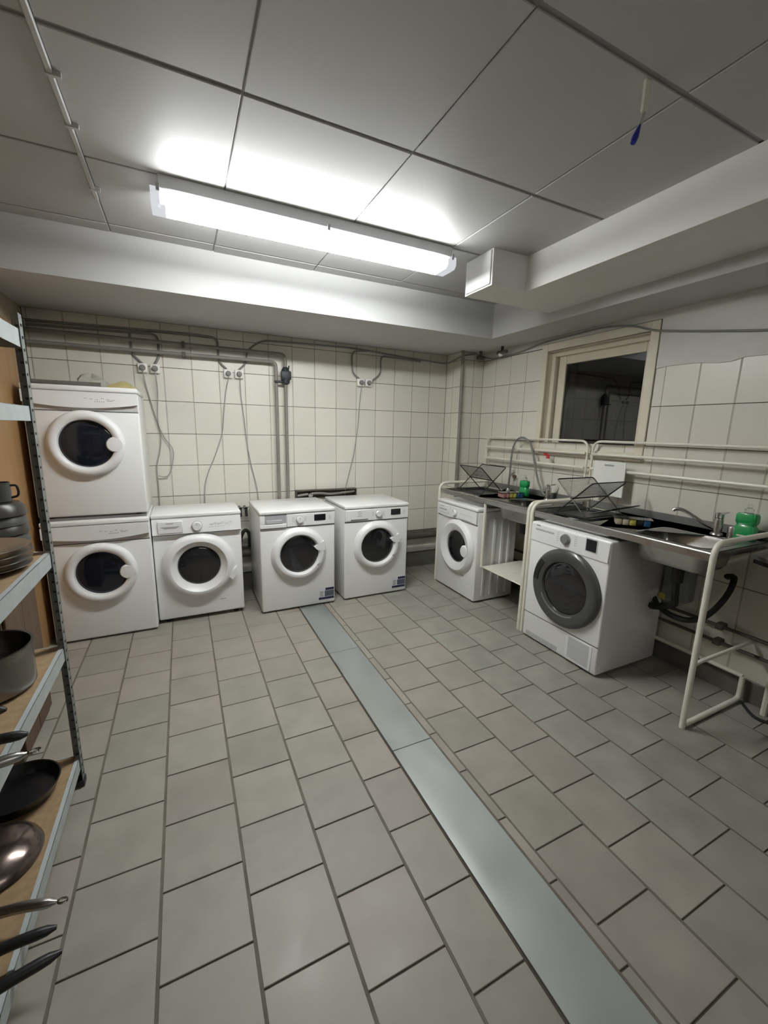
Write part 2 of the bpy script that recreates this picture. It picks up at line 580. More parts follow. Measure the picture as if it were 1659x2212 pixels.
for za, zb_ in ((RZ[5], RZ[6]), (RZ[6], RZ[7])):
    o = inst('tile', WALL_TILE, (XR, (1.738 + 1.806) / 2, (za + zb_) / 2), wall_right, (0.060 / TW, 1, 1))
    o.rotation_euler = Matrix(((0, -1, 0), (0, 0, 1), (-1, 0, 0))).transposed().to_euler()
bm = nb()   # plastered top of the wall, thicker than the tiles
rnd = random.Random(3)
edge = []
for i in range(25):
    yy = 1.80 - i * 0.07
    edge.append((yy, 1.928 + rnd.uniform(-0.006, 0.008) + 0.006 * math.sin(i * 0.9)))
poly = edge + [(edge[-1][0], ZS), (1.80, ZS)]
prism(bm, poly, XR - 0.012, XR + 0.004, 'x')
box(bm, XR - 0.010, XR + 0.002, WY0 - 0.06, WY1 + 0.05, 2.235, ZS)
box(bm, XR - 0.008, XR + 0.002, WY1 + 0.05, PY, 2.205, ZS)
structure(obj('plaster', bm, 'plaster', wall_right, smooth=False))

# left wall and the wall behind the camera
bm = nb()
box(bm, XL - 0.12, XL, YF, YB, -0.1, ZC)
structure(obj('wall_left', bm, 'beige_wall', smooth=False), 'beige wall behind the metal shelf')
bm = nb()
box(bm, XL - 0.12, XR + 0.25, YF - 0.12, YF, -0.1, ZC)
structure(obj('wall_front', bm, 'paint', smooth=False), 'white wall behind the camera')
# brown wooden door in the left wall
door = structure(thing('door_1', 'plain brown wooden door in the left wall behind the shelf', 'door'))
del door['category']
one('door_leaf', 'brown_door', lambda b: box(b, XL, XL + 0.045, 2.62, 3.56, 0.005, 2.04, 0.003), door)
one('door_frame', 'brown_door', lambda b: (box(b, XL, XL + 0.03, 3.565, 3.63, 0.0, 2.11, 0.003), box(b, XL, XL + 0.03, 2.55, 2.615, 0.0, 2.11, 0.003), box(b, XL, XL + 0.03, 2.616, 3.564, 2.045, 2.11, 0.003)), door)
# skirting on the right wall
bm = nb()
box(bm, XR - 0.012, XR + 0.002, YF, PY, 0.0, 0.125, 0.002)
structure(obj('baseboard_right', bm, 'plinth', smooth=False))

# ------------------------------------------------------------------ ceiling, soffits, duct
bm = nb()
box(bm, XL - 0.12, XR + 0.25, YF - 0.12, YB + 0.12, ZC + 0.006, ZC + 0.12)
ceiling = structure(obj('ceiling', bm, 'ceiling_back', smooth=False), 'ceiling of large white square panels')
PANEL = None
xs = [XL, -0.285, 0.248, 0.878, 1.499, 2.12, 2.85]
ys = [YF, -1.56, -0.925, -0.29, 0.345, 0.982, 1.621, 2.255, 2.892, YB]
rp = random.Random(11)
for i in range(len(xs) - 1):
    for j in range(len(ys) - 1):
        gx, gy = 0.006, 0.016
        x0, x1, y0, y1 = xs[i] + gx / 2, xs[i + 1] - gx / 2, ys[j] + gy / 2, ys[j + 1] - gy / 2
        if y0 > 3.0 or (x0 > 2.4):
            continue
        y1 = min(y1, 3.0)
        x1 = min(x1, 2.45)
        bm = nb()
        vs = box(bm, x0, x1, y0, y1, ZC, ZC + 0.012, 0.0025)
        o = obj('panel', bm, 'ceiling', ceiling, smooth=False)
        o.location.z = rp.uniform(-0.0015, 0.0015)
# surface conduit with clips along one joint
cdt = tag(one('ceiling_conduit', 'paint', lambda b: box(b, -0.30, -0.282, YF + 0.05, 2.60, ZC - 0.013, ZC, 0.003)),
          'narrow white cable conduit along the ceiling joint left of the lamp', 'conduit')
for yy in (0.9, 1.35, 1.8, 2.05, 2.5):
    one('clip', 'paint', lambda b: box(b, -0.303, -0.262, yy - 0.006, yy + 0.006, ZC - 0.016, ZC), cdt)

YS, XS = 3.0, 2.449
bm = nb()
box(bm, XL, XR, YS, YB, ZS, ZC + 0.006)
structure(obj('trim_2', bm, 'paint', smooth=False), 'boxed white soffit along the back wall')
bm = nb()
box(bm, XS, XR, YF, YS, ZS, ZC + 0.006)
structure(obj('trim_3', bm, 'paint', smooth=False), 'boxed white soffit along the right wall')
one_d = tag(one('ventilation_duct', 'duct_paint_lit', lambda b: prism(b, [(1.969, -1.9), (XS, -1.9), (XS, 2.39), (1.708, 2.39), (1.708, 2.13), (1.969, 2.13)], 2.347, ZC, 'z'), smooth=False),
            'boxed white ventilation duct under the ceiling with a short side stub near the lamp', 'duct')
one('cover_plate', 'appliance_panel', lambda b: box(b, 1.700, 1.7085, 2.142, 2.378, 2.356, 2.538, 0.002), one_d)

# ------------------------------------------------------------------ window
win = structure(thing('window_1', 'small cream framed window in the right wall, dark outside', 'window'))
del win['category']


def frame_boxes(bm, x0, x1, oy0, oy1, oz0, oz1, t, tb=None, bev=0.003):
    tb = t if tb is None else tb
    box(bm, x0, x1, oy0, oy0 + t, oz0, oz1, bev)
    box(bm, x0, x1, oy1 - t, oy1, oz0, oz1, bev)
    box(bm, x0, x1, oy0 + t, oy1 - t, oz1 - t, oz1, bev)
    box(bm, x0, x1, oy0 + t, oy1 - t, oz0, oz0 + tb, bev)


one('casing', 'window_paint', lambda b: frame_boxes(b, XR - 0.014, XR + 0.006, WY0 - 0.052, WY1 + 0.052, WZ0 - 0.05, WZ1 + 0.062, 0.06), win)
one('reveal', 'window_paint', lambda b: frame_boxes(b, XR + 0.006, XR + 0.25, WY0 - 0.01, WY1 + 0.01, WZ0 - 0.03, WZ1 + 0.01, 0.014), win)
one('stop', 'window_paint', lambda b: frame_boxes(b, XR + 0.055, XR + 0.25, WY0 + 0.002, WY1 - 0.002, WZ0 - 0.012, WZ1 - 0.002, 0.038), win)
sash = one('sash', 'window_paint', lambda b: frame_boxes(b, XR + 0.085, XR + 0.13, WY0 + 0.012, WY1 - 0.056, WZ0 - 0.004, WZ1 - 0.034, 0.072, 0.03), win)
one('pane', 'pane', lambda b: box(b, XR + 0.10, XR + 0.104, WY0 + 0.07, WY1 - 0.12, WZ0 + 0.015, WZ1 - 0.10), sash)
one('sill', 'window_paint', lambda b: box(b, XR - 0.035, XR + 0.06, WY0 - 0.06, WY1 + 0.06, WZ0 - 0.045, WZ0 - 0.02, 0.004), win)
bm = nb()
box(bm, XR + 0.9, XR + 0.92, 1.0, 3.6, 0.8, 2.8)
structure(obj('backdrop', bm, 'night', smooth=False), 'near-black sheet outside the window, its black standing for night')
bm = nb()
box(bm, XR + 0.25, XR + 0.9, 1.0, 3.6, 2.3, 2.32)
box(bm, XR + 0.25, XR + 0.9, 1.0, 3.6, 1.1, 1.12)
box(bm, XR + 0.25, XR + 0.9, 3.2, 3.22, 1.12, 2.3)
box(bm, XR + 0.25, XR + 0.9, 1.4, 1.42, 1.12, 2.3)
structure(obj('exterior', bm, 'night', smooth=False), 'near-black box outside the window, its black standing for night')

# ------------------------------------------------------------------ drain channel cover in the floor
t = thing('channel_cover', 'long galvanised steel cover strip running across the tiled floor', 'drain cover', (0, 0, 0))
for (a, b) in ((-1.2, 0.15), (0.153, 1.50), (1.503, 2.45), (2.453, 3.36)):
    one('cover_plate', 'channel', lambda bb: box(bb, 0.803, 1.012, a, b, -0.006, 0.0022 + 0.0006 * (a > 1), 0.001), t)

# ------------------------------------------------------------------ fluorescent lamp
LX0, LX1, LY = -0.055, 1.525, 2.318
t = thing('fluorescent_lamp', 'lit long fluorescent ceiling lamp with clear cover over the washing machines', 'lamp', (0, 0, 0))
one('housing', 'fixture', lambda b: box(b, LX0 + 0.03, LX1 - 0.03, LY - 0.080, LY + 0.080, 2.492, ZC, 0.004), t)


def cover(b, x0, x1, w, z0, z1):
    pr = [(-w, z1), (-w, z0 + 0.018), (-w + 0.016, z0), (w - 0.016, z0), (w, z0 + 0.018), (w, z1)]
    prism(b, [(LY + a, z) for a, z in pr], x0, x1, 'x')


one('lit_cover', 'lamp_glow', lambda b: cover(b, LX0 + 0.055, LX1 - 0.055, 0.076, 2.436, 2.490), t, smooth=False)
one('lens', 'lamp_lens', lambda b: box(b, LX0 + 0.057, LX1 - 0.057, LY - 0.060, LY + 0.060, 2.4345, 2.4400), t, smooth=False)
for sy in (-0.026, 0.026):
    one('tube', 'lamp_tube', lambda b: tube(b, [(LX0 + 0.07, LY + sy, 2.461), (LX1 - 0.07, LY + sy, 2.461)], 0.013, 10), t)
for x0, x1 in ((LX0, LX0 + 0.054), (LX1 - 0.054, LX1)):
    one('end_cap', 'lamp_end', lambda b: cover(b, x0, x1, 0.078, 2.434, 2.494), t, smooth=False)
for xx in (LX0 + 0.03, 0.74, LX1 - 0.03):
    for sy in (-1, 1):
        one('clip', 'mark', lambda b: box(b, xx - 0.007, xx + 0.007, LY + sy * 0.082 - 0.005, LY + sy * 0.082 + 0.005, 2.478, 2.506, 0.001), t)

# unseen fill lamp added behind the camera to balance the light
t = thing('fluorescent_lamp', 'added unseen fill lamp shaped like a fluorescent ceiling lamp at the rear', 'lamp', (0.3, -3.5, 0))
one('housing', 'fixture', lambda b: box(b, LX0, LX1, LY - 0.07, LY + 0.07, 2.492, ZC, 0.004), t)
one('lit_cover', 'fill_glow', lambda b: cover(b, LX0 + 0.02, LX1 - 0.02, 0.076, 2.436, 2.490), t, smooth=False)

# pull switch hanging from the ceiling
t = thing('pull_switch', 'thin cream strip hanging from ceiling with a blue plastic tip', 'pull switch', (1.34, 1.0, 0))
one('strip', 'pull_cream', lambda b: box(b, -0.011, 0.011, -0.005, 0.005, 2.462, ZC, 0.001), t)
one('joint', 'appliance_grey', lambda b: tube(b, [(0, 0, 2.462), (-0.008, 0, 2.43)], 0.006, 8), t)
one('tip', 'pull_blue', lambda b: tube(b, [(-0.010, 0, 2.428), (-0.016, 0, 2.415), (-0.026, 0, 2.39), (-0.032, 0, 2.374)], [0.003, 0.006, 0.010, 0.008], 10), t)


# ------------------------------------------------------------------ laundry machines
def machine(name, label, loc, rotz, w, dp, h, group=None):
    t = thing(name, label, 'washing machine' if 'wash' in name else 'dryer', loc, rotz, group)
    return t


def body(t, w, dp, h, z0=0.014, lid=True, bev=0.012, front_gap=0.0):
    ztop = h - 0.034 if lid else h
    one('cabinet', 'appliance', lambda b: box(b, -w / 2, w / 2, 0.0, dp, z0, ztop, bev, 3), t)
    if lid:
        one('lid', 'appliance', lambda b: box(b, -w / 2 - 0.002, w / 2 + 0.002, -0.012, dp, ztop + 0.002, h, 0.010, 3), t)
    for sx in (-1, 1):
        for yy in (0.05, dp - 0.05):
            one('foot', 'black_rubber', lambda b: lathe(b, [(0.018, 0.0), (0.02, 0.004), (0.02, z0 + 0.004)], (sx * (w / 2 - 0.06), yy, 0), 'z', 12, True, True), t)


def seam(t, w, z, dp=0.0):
    one('seam', 'dark_mark', lambda b: box(b, -w / 2 + 0.004, w / 2 - 0.004, -0.0012, 0.004, z - 0.0028, z + 0.0028), t)


def knob(t, x, z, r, mat='appliance_panel', y=-0.008):
    k = one('knob', mat, lambda b: lathe(b, [(r, 0.0), (r, -0.016), (r * 0.86, -0.022), (0.0005, -0.022)], (x, y, z), 'y', 24), t)
    one('pointer', 'mark', lambda b: box(b, x - 0.0015, x + 0.0015, y - 0.0235, y - 0.0215, z + r * 0.2, z + r * 0.8), k)
    one('knob_rim', 'appliance_grey' if mat == 'appliance_panel' else 'mark', lambda b: lathe(b, [(r + 0.004, 0.0), (r + 0.004, -0.003), (r, -0.003)], (x, y, z), 'y', 24), k)
    return k


def foot_marks(t, marks, y=-0.0085, mat='mark'):
    """printed scale marks on a control panel"""
    bm = nb()
    for (x, z, w, h) in marks:
        box(bm, x - w / 2, x + w / 2, y - 0.0004, y + 0.001, z - h / 2, z + h / 2)
    o = obj('print', bm, mat, t, smooth=False)
    o['kind'] = 'stuff'
    return o


def ring(t, cx, cz, prof, mat='appliance_panel', name='door', seg=48):
    return one(name, mat, lambda b: lathe(b, prof, (cx, 0, cz), 'y', seg), t)


def glass(dr, cx, cz, r, depth, bulge, mat='door_glass'):
    prof = [(r, -depth)] + [(r * math.cos(a), -depth - bulge * math.sin(a)) for a in [PI / 2 * k / 8 for k in range(1, 8)]] + [(0.0005, -depth - bulge)]
    return one('door_glass', mat, lambda b: lathe(b, prof, (cx, 0, cz), 'y', 40), dr)


W_M = 0.615


def stack_dryer(label, z, htot, base_z, front_y, cx):
    """dryer with a bowed control panel; z: local base height"""
    t = thing('tumble_dryer', label, 'dryer', (cx, front_y, base_z), 0, 'stacked white dryers beside the shelf')
    w, dp, h = W_M, 0.50, htot
    body(t, w, dp, h, 0.012)
    n = 14
    low = [(-w / 2 + 0.004 + (w - 0.008) * i / n, (h - 0.136) + 0.028 * (2 * i / n - 1) ** 2) for i in range(n + 1)]
    one('control_panel', 'appliance_panel', lambda b: prism(b, low + [(w / 2 - 0.004, h - 0.036), (-w / 2 + 0.004, h - 0.036)], -0.024, 0.004), t)
    seam(t, w, h - 0.156)
    one('panel_shade_strip', 'panel_shade', lambda b: box(b, -w / 2 + 0.006, w / 2 - 0.006, -0.003, 0.003, h - 0.152, h - 0.10), t)  # darker strip that paints in the shade below the bowed panel
    foot_marks(t, [(0.02 + 0.03 * i, h - 0.075 - 0.004 * (i % 3), 0.018, 0.003) for i in range(6)] + [(0.07 + 0.012 * i, h - 0.095, 0.006, 0.006) for i in range(5)] + [(0.15, h - 0.088, 0.03, 0.004)], -0.0242)
    cz = 0.487
    R, g = 0.212, 0.150
    dr = ring(t, 0, cz, [(R, 0.002), (R, -0.016), (R - 0.01, -0.034), (R - 0.026, -0.042), (g + 0.016, -0.040), (g + 0.004, -0.030), (g, -0.004)])
    glass(dr, 0, cz, g + 0.002, 0.004, 0.012, 'door_glass_navy')

    def lobe(b):
        lathe(b, [(0.050, -0.006), (0.050, -0.034), (0.044, -0.042), (0.0005, -0.044)], (g + 0.005, 0, cz - 0.004), 'y', 28)
    one('handle', 'appliance_panel', lobe, dr)
    return t


stack_dryer('lower white tumble dryer of the stack, standing on the floor beside the shelf', 0, 0.858, 0.0, 3.285, -0.556)
stack_dryer('upper white tumble dryer stacked on the other, bag and tray on top', 0, 0.849, 0.876, 3.285, -0.556)
one_k = tag(one('stacking_kit', 'mark', lambda b: box(b, -0.85, -0.262, 3.31, 3.77, 0.8582, 0.8758)), 'thin grey stacking frame between the two white tumble dryers', 'frame')

# washer with the deep round door
t = machine('washing_machine', 'white washing machine with deep wide round door next to the stacked dryers', (0.066, 3.36, 0), 0, 0.618, 0.48, 0.852)
w, h = 0.618, 0.852
body(t, w, 0.40, h, 0.03)
one('control_panel', 'appliance_panel', lambda b: prism(b, [(-0.030, h - 0.148), (0.004, h - 0.152), (0.004, h - 0.034), (-0.012, h - 0.034)], -w / 2 + 0.003, w / 2 - 0.003, 'x'), t)
seam(t, w, h - 0.157)
dwr = one('drawer', 'appliance_panel', lambda b: box(b, -0.27, -0.105, -0.034, -0.01, h - 0.140, h - 0.050, 0.004), t)
one('grip', 'mark', lambda b: prism(b, [(-0.255, h - 0.088), (-0.12, h - 0.088), (-0.15, h - 0.104), (-0.225, h - 0.104)], -0.0352, -0.03), dwr)
one('print', 'mark', lambda b: box(b, -0.215, -0.165, -0.0350, -0.033, h - 0.068, h - 0.062), dwr)
knob(t, -0.008, h - 0.097, 0.034, y=-0.024)
foot_marks(t, [(0.09 + 0.028 * i, h - 0.092 + 0.012 * (i % 2), 0.018, 0.003) for i in range(6)] + [(0.08 + 0.02 * i, h - 0.112, 0.008, 0.003) for i in range(6)], -0.0262)
cz, R, g = 0.440, 0.258, 0.150
dr = ring(t, -0.008, cz, [(R, 0.002), (R, -0.012), (R - 0.016, -0.040), (R - 0.040, -0.056), (R - 0.060, -0.056), (g + 0.03, -0.036), (g + 0.006, -0.022), (g, -0.006)])
glass(dr, -0.008, cz, g + 0.002, 0.006, 0.022)
one('handle', 'appliance_panel', lambda b: prism(b, [(0.185, cz - 0.100), (0.262, cz - 0.030), (0.262, cz - 0.085), (0.225, cz - 0.135)], -0.045, -0.003), dr)
one('print', 'mark', lambda b: box(b, 0.125, 0.168, -0.0014, 0.001, 0.136, 0.142), t)


def twin(label, cx, fy, open_drawer):
    t = machine('washing_machine', label, (cx, fy, 0), 0, 0.622, 0.6, 0.852)
    w, h = 0.616, 0.852
    body(t, w, 0.55, h, 0.012)
    x_in = -0.095
    if open_drawer:
        one('control_panel', 'appliance_panel', lambda b: box(b, x_in, w / 2 - 0.003, -0.009, 0.004, h - 0.138, h - 0.036, 0.003), t)
        dwr = one('drawer', 'appliance_panel', lambda b: (box(b, -w / 2 + 0.003, x_in - 0.003, -0.014, 0.002, h - 0.140, h - 0.108, 0.004),
                                                         box(b, -w / 2 + 0.003, -0.268, -0.009, 0.002, h - 0.107, h - 0.037, 0.002)), t)
        one('drawer_recess', 'mark', lambda b: box(b, -0.266, x_in - 0.004, -0.003, 0.003, h - 0.106, h - 0.038), dwr)
        one('drawer_tray', 'appliance_grey', lambda b: box(b, -0.255, -0.135, -0.013, -0.003, h - 0.104, h - 0.074, 0.003), dwr)
    else:
        one('control_panel', 'appliance_panel', lambda b: box(b, -w / 2 + 0.003, w / 2 - 0.003, -0.009, 0.004, h - 0.138, h - 0.036, 0.003), t)
        dwr = one('drawer', 'appliance_panel', lambda b: box(b, -w / 2 + 0.02, -0.075, -0.012, -0.006, h - 0.134, h - 0.040, 0.003), t)
        one('grip', 'dark_mark', lambda b: box(b, -0.255, -0.095, -0.0135, -0.010, h - 0.129, h - 0.121, 0.001), dwr)
        # a small round emblem with a bar of lettering too blurred to read
        one('emblem', 'mark', lambda b: (lathe(b, [(0.016, -0.0120), (0.016, -0.0128), (0.013, -0.0128), (0.013, -0.0120)], (-0.172, 0, h - 0.068), 'y', 20),
                                         box(b, -0.173, -0.171, -0.0128, -0.0118, h - 0.080, h - 0.056), box(b, -0.181, -0.163, -0.0128, -0.0118, h - 0.069, h - 0.067),
                                         box(b, -0.195, -0.150, -0.0128, -0.0118, h - 0.096, h - 0.091)), dwr)
    seam(t, w, h - 0.143)
    knob(t, 0.006, h - 0.083, 0.028, y=-0.009)
    foot_marks(t, [(-0.045, h - 0.066 - 0.011 * i, 0.022, 0.0025) for i in range(4)] + [(0.055, h - 0.066 - 0.011 * i, 0.022, 0.0025) for i in range(4)] +
               [(0.26, h - 0.070 - 0.012 * i, 0.02, 0.003) for i in range(3)], -0.0092)
    disp = one('display', 'display', lambda b: box(b, 0.128, 0.224, -0.0125, -0.006, h - 0.102, h - 0.050, 0.002), t)
    cz, R, g = 0.480, 0.226, 0.156
    dr = ring(t, 0.0, cz, [(R, 0.002), (R, -0.010), (R - 0.012, -0.020), (R - 0.022, -0.034), (R - 0.038, -0.042), (g + 0.014, -0.040), (g + 0.004, -0.030), (g, -0.006)])
    glass(dr, 0.0, cz, g + 0.002, 0.006, 0.02)
    one('handle', 'appliance_panel', lambda b: prism(b, [(0.118, cz + 0.056), (0.200, cz + 0.100), (0.212, cz + 0.020), (0.165, cz + 0.020), (0.140, cz + 0.030)], -0.042, -0.012), dr)
    one('handle', 'mark', lambda b: prism(b, [(0.135, cz - 0.098), (0.168, cz - 0.086), (0.150, cz - 0.112)], -0.043, -0.039), dr)
    st = one('sticker', 'sticker', lambda b: box(b, 0.162, 0.298, -0.0012, 0.001, 0.048, 0.150), t)
    one('stripe', 'navy', lambda b: (box(b, 0.222, 0.298, -0.0018, -0.001, 0.128, 0.150), box(b, 0.162, 0.298, -0.0018, -0.001, 0.048, 0.068)), st)
    one('stripe', 'navy_pale', lambda b: (box(b, 0.215, 0.298, -0.0017, -0.001, 0.072, 0.124)), st)
    one('print', 'dark_mark', lambda b: [box(b, 0.172, 0.205, -0.0016, -0.001, 0.076 + 0.010 * i, 0.080 + 0.010 * i) for i in range(5)] +
        [box(b, 0.222, 0.290, -0.0022, -0.0016, 0.080 + 0.012 * i, 0.084 + 0.012 * i) for i in range(4)], st)
    return t


twin('white washing machine with open detergent drawer at the end of floor strip', 0.806, 3.24, True)
twin('white washing machine with closed drawer and round emblem, last along the back wall', 1.510, 3.243, False)

# washer under the far sink, seen from its side
RZ90 = -PI / 2
t = machine('washing_machine', 'white washing machine with ribbed side under the far sink counter', (2.225, 3.052, 0), RZ90, 0.62, 0.42, 0.855)
w, h = 0.612, 0.855
body(t, w, 0.44, h, 0.014)
n = 12
low = [(-w / 2 + 0.004 + (w - 0.008) * i / n, (h - 0.140) - 0.010 * math.sin(PI * 2 * i / n)) for i in range(n + 1)]
one('control_panel', 'appliance_panel', lambda b: prism(b, low + [(w / 2 - 0.004, h - 0.036), (-w / 2 + 0.004, h - 0.036)], -0.016, 0.004), t)
seam(t, w, h - 0.152)
dwr = one('drawer', 'appliance_panel', lambda b: box(b, -0.285, -0.105, -0.021, -0.012, h - 0.122, h - 0.045, 0.004), t)
one('grip', 'mark', lambda b: box(b, -0.26, -0.13, -0.0222, -0.018, h - 0.094, h - 0.084, 0.001), dwr)
one('print', 'mark', lambda b: box(b, -0.235, -0.185, -0.0215, -0.018, h - 0.064, h - 0.058), dwr)
knob(t, -0.012, h - 0.092, 0.033, y=-0.016)
foot_marks(t, [(0.08 + 0.03 * i, h - 0.085, 0.018, 0.003) for i in range(6)], -0.0164)
cz, R, g = 0.456, 0.250, 0.146
dr = ring(t, 0.035, cz, [(R, 0.002), (R, -0.014), (R - 0.012, -0.030), (R - 0.035, -0.044), (g + 0.03, -0.034), (g + 0.004, -0.020), (g, -0.006)])
glass(dr, 0.035, cz, g + 0.002, 0.006, 0.02)
one('handle', 'appliance_panel', lambda b: lathe(b, [(0.055, -0.006), (0.055, -0.032), (0.048, -0.040), (0.0005, -0.042)], (0.035 + g - 0.002, 0, cz - 0.01), 'y', 28), dr)
for yy in (0.10, 0.19, 0.28, 0.36):
    one('rib', 'appliance', lambda b: box(b, w / 2 - 0.004, w / 2 + 0.006, yy - 0.018, yy + 0.018, 0.06, h - 0.10, 0.004, 2), t)
one('print', 'mark', lambda b: box(b, 0.10, 0.15, -0.0014, 0.001, 0.205, 0.209), t)

# dryer with the dark door under the near sink
t = thing('tumble_dryer', 'white tumble dryer with large dark grey round door under the near sink counter', 'dryer', (2.222, 1.832, 0), RZ90)
w, h, dp = 0.624, 0.878, 0.585
body(t, w, dp, h, 0.012, lid=False)
one('control_panel', 'appliance_panel', lambda b: box(b, -w / 2 + 0.006, w / 2 - 0.006, -0.006, 0.004, h - 0.135, h - 0.010, 0.004), t)
foot_marks(t, [(-0.258 + 0.0125 * i, 0.832 - 0.0016 * (i % 2), 0.010, 0.013) for i in range(13)] + [(-0.243, h - 0.018, 0.034, 0.010)], -0.0062)
foot_marks(t, [(-0.07, 0.850 - 0.014 * i, 0.02, 0.0025) for i in range(5)] + [(0.07, 0.850 - 0.014 * i, 0.02, 0.0025) for i in range(5)], -0.0064)
knob(t, -0.006, 0.818, 0.032, 'knob_grey', -0.006)
disp = one('display', 'display', lambda b: box(b, 0.150, 0.222, -0.011, -0.004, 0.788, 0.862, 0.002), t)
one('bezel', 'appliance_grey', lambda b: box(b, 0.144, 0.228, -0.0085, -0.004, 0.782, 0.868, 0.001), disp)
cz, R, g = 0.492, 0.262, 0.172
dr = ring(t, 0.030, cz, [(R, 0.002), (R, -0.022), (R - 0.012, -0.036), (R - 0.030, -0.040), (g + 0.022, -0.034), (g + 0.006, -0.026), (g, -0.012)], 'dark_ring')
glass(dr, 0.030, cz, g + 0.002, 0.012, 0.012)
hpts = [(R - 0.012, 2.35), (R - 0.012, 3.15)]
one('handle', 'black', lambda b: [prism(b, [(0.03 + (R - 0.02) * math.cos(a0), cz + (R - 0.02) * math.sin(a0)), (0.03 + (R - 0.02) * math.cos(a1), cz + (R - 0.02) * math.sin(a1)),
                                           (0.03 + (R - 0.055) * math.cos(a1), cz + (R - 0.055) * math.sin(a1)), (0.03 + (R - 0.055) * math.cos(a0), cz + (R - 0.055) * math.sin(a0))], -0.0415, -0.030)
                                  for a0, a1 in [(2.45 + 0.1 * i, 2.55 + 0.1 * i) for i in range(7)]], dr)
one('highlight_arc', 'knob_grey', lambda b: tube(b, [(0.03 + (g + 0.016) * math.cos(a), -0.033, cz + (g + 0.016) * math.sin(a)) for a in [3.6 + 0.15 * i for i in range(12)]], 0.005, 8), dr)  # silver arc modelled in place of a highlight on the lower ring
seam(t, w, 0.200)
gr = one('lint_cover', 'appliance_panel', lambda b: box(b, 0.075, 0.275, -0.004, 0.002, 0.020, 0.192, 0.003), t)
one('grille', 'appliance_grey', lambda b: [box(b, 0.098, 0.255, -0.0055, -0.003, 0.040 + 0.0085 * i, 0.0445 + 0.0085 * i) for i in range(17)], gr)
one('vent', 'appliance_grey', lambda b: [box(b, -0.27 + 0.013 * i, -0.263 + 0.013 * i, -0.0016, 0.002, 0.026, 0.058) for i in range(22)], t)

# things on top of the upper dryer
tag(one('drip_tray', 'lint_grey', lambda b: (box(b, -0.86, -0.45, 3.30, 3.75, 1.725, 1.733, 0.002), box(b, -0.86, -0.45, 3.30, 3.306, 1.733, 1.752, 0.002), box(b, -0.86, -0.45, 3.744, 3.75, 1.733, 1.752, 0.002))),
    'flat dark grey tray on top of the upper tumble dryer', 'tray')


def lump(bm, c, rx, ry, rz, seed, n=14, m=9):
    rn = random.Random(seed)
    ph = [rn.uniform(0, 6.28) for _ in range(8)]
    rings = []
    for j in range(m + 1):
        th = PI / 2 * j / m
        ring_ = []
        for i in range(n):
            a = 2 * PI * i / n
            q = 1 + 0.22 * math.sin(3 * a + ph[0] + 2 * th) + 0.14 * math.sin(7 * a + ph[1]) * math.sin(3 * th + ph[2]) + rn.uniform(-0.08, 0.08)
            ring_.append(bm.verts.new((c[0] + rx * q * math.cos(th) * math.cos(a), c[1] + ry * q * math.cos(th) * math.sin(a), c[2] + max(0.0, rz * math.sin(th) * (1 + 0.25 * math.sin(2 * a + ph[3]))))))
        rings.append(ring_)
    for A, B in zip(rings, rings[1:]):
        for i in range(n):
            bm.faces.new((A[i], A[(i + 1) % n], B[(i + 1) % n], B[i]))
    bm.faces.new(rings[0])


t = tag(one('plastic_bag', 'bag', lambda b: (lump(b, (-0.515, 3.42, 1.734), 0.085, 0.09, 0.068, 4))), 'crumpled grey plastic bag lying on the tray on the upper dryer', 'bag')
tag(one('plastic_bag', 'bag_yellow', lambda b: (lump(b, (-0.335, 3.40, 1.7255), 0.078, 0.075, 0.042, 9))), 'flat yellowish plastic bag on the right of the upper dryer top', 'bag')

# ------------------------------------------------------------------ sockets, cords, pipes on the back wall
def socket(x, z, label):
    t = thing('wall_socket', label, 'socket', (x, YB - 0.005, z))
    one('plate', 'outlet', lambda b: box(b, -0.034, 0.034, -0.034, 0.0, -0.034, 0.034, 0.006, 2), t)
    one('plug', 'cable_grey', lambda b: lathe(b, [(0.0005, -0.062), (0.017, -0.060), (0.021, -0.052), (0.021, -0.034)], (0, 0, 0), 'y', 16), t)
    return t


for x, z, l in ((-0.24, 1.925, 'white wall socket right of the stacked dryers, first from the left'),
                (-0.155, 1.925, 'white wall socket right of the stacked dryers, second from the left'),
                (0.385, 1.928, 'white wall socket above deep-door washing machine, left of its pair'),
                (0.472, 1.930, 'white wall socket above deep-door washing machine, right of its pair'),
                (1.590, 1.936, 'white wall socket above the back-row washers, left of its pair'),
                (1.672, 1.938, 'white wall socket above the back-row washers, right of its pair')):
    socket(x, z, l)


def cord(label, pts, mat='cord_pale', r=0.0045, name='power_cord', cat='cord'):
    return tag(one(name, mat, lambda b: tube(b, spline(pts, 6), r, 6)), label, cat)


YW = YB - 0.018
cord('pale power cord hanging beside upper dryer from first socket', [(-0.24, YW - 0.04, 1.90), (-0.225, YW, 1.78), (-0.19, YW, 1.60), (-0.155, YW, 1.42), (-0.17, YW, 1.28), (-0.20, YW, 1.15), (-0.20, YW, 0.95), (-0.21, YW, 0.70)])
cord('pale power cord looping in a hook beside upper dryer from second socket', [(-0.155, YW - 0.04, 1.90), (-0.15, YW - 0.012, 1.75), (-0.165, YW - 0.012, 1.52), (-0.13, YW - 0.012, 1.40), (-0.075, YW - 0.012, 1.30), (-0.08, YW - 0.012, 1.20), (-0.11, YW - 0.012, 1.10), (-0.15, YW - 0.012, 1.075), (-0.195, YW - 0.012, 1.085)])
cord('pale power cord curving left down behind the deep-door washer', [(0.385, YW - 0.04, 1.90), (0.36, YW, 1.78), (0.335, YW, 1.60), (0.31, YW, 1.42), (0.245, YW, 1.24), (0.185, YW, 1.10), (0.15, YW, 0.96), (0.14, YW, 0.70)])
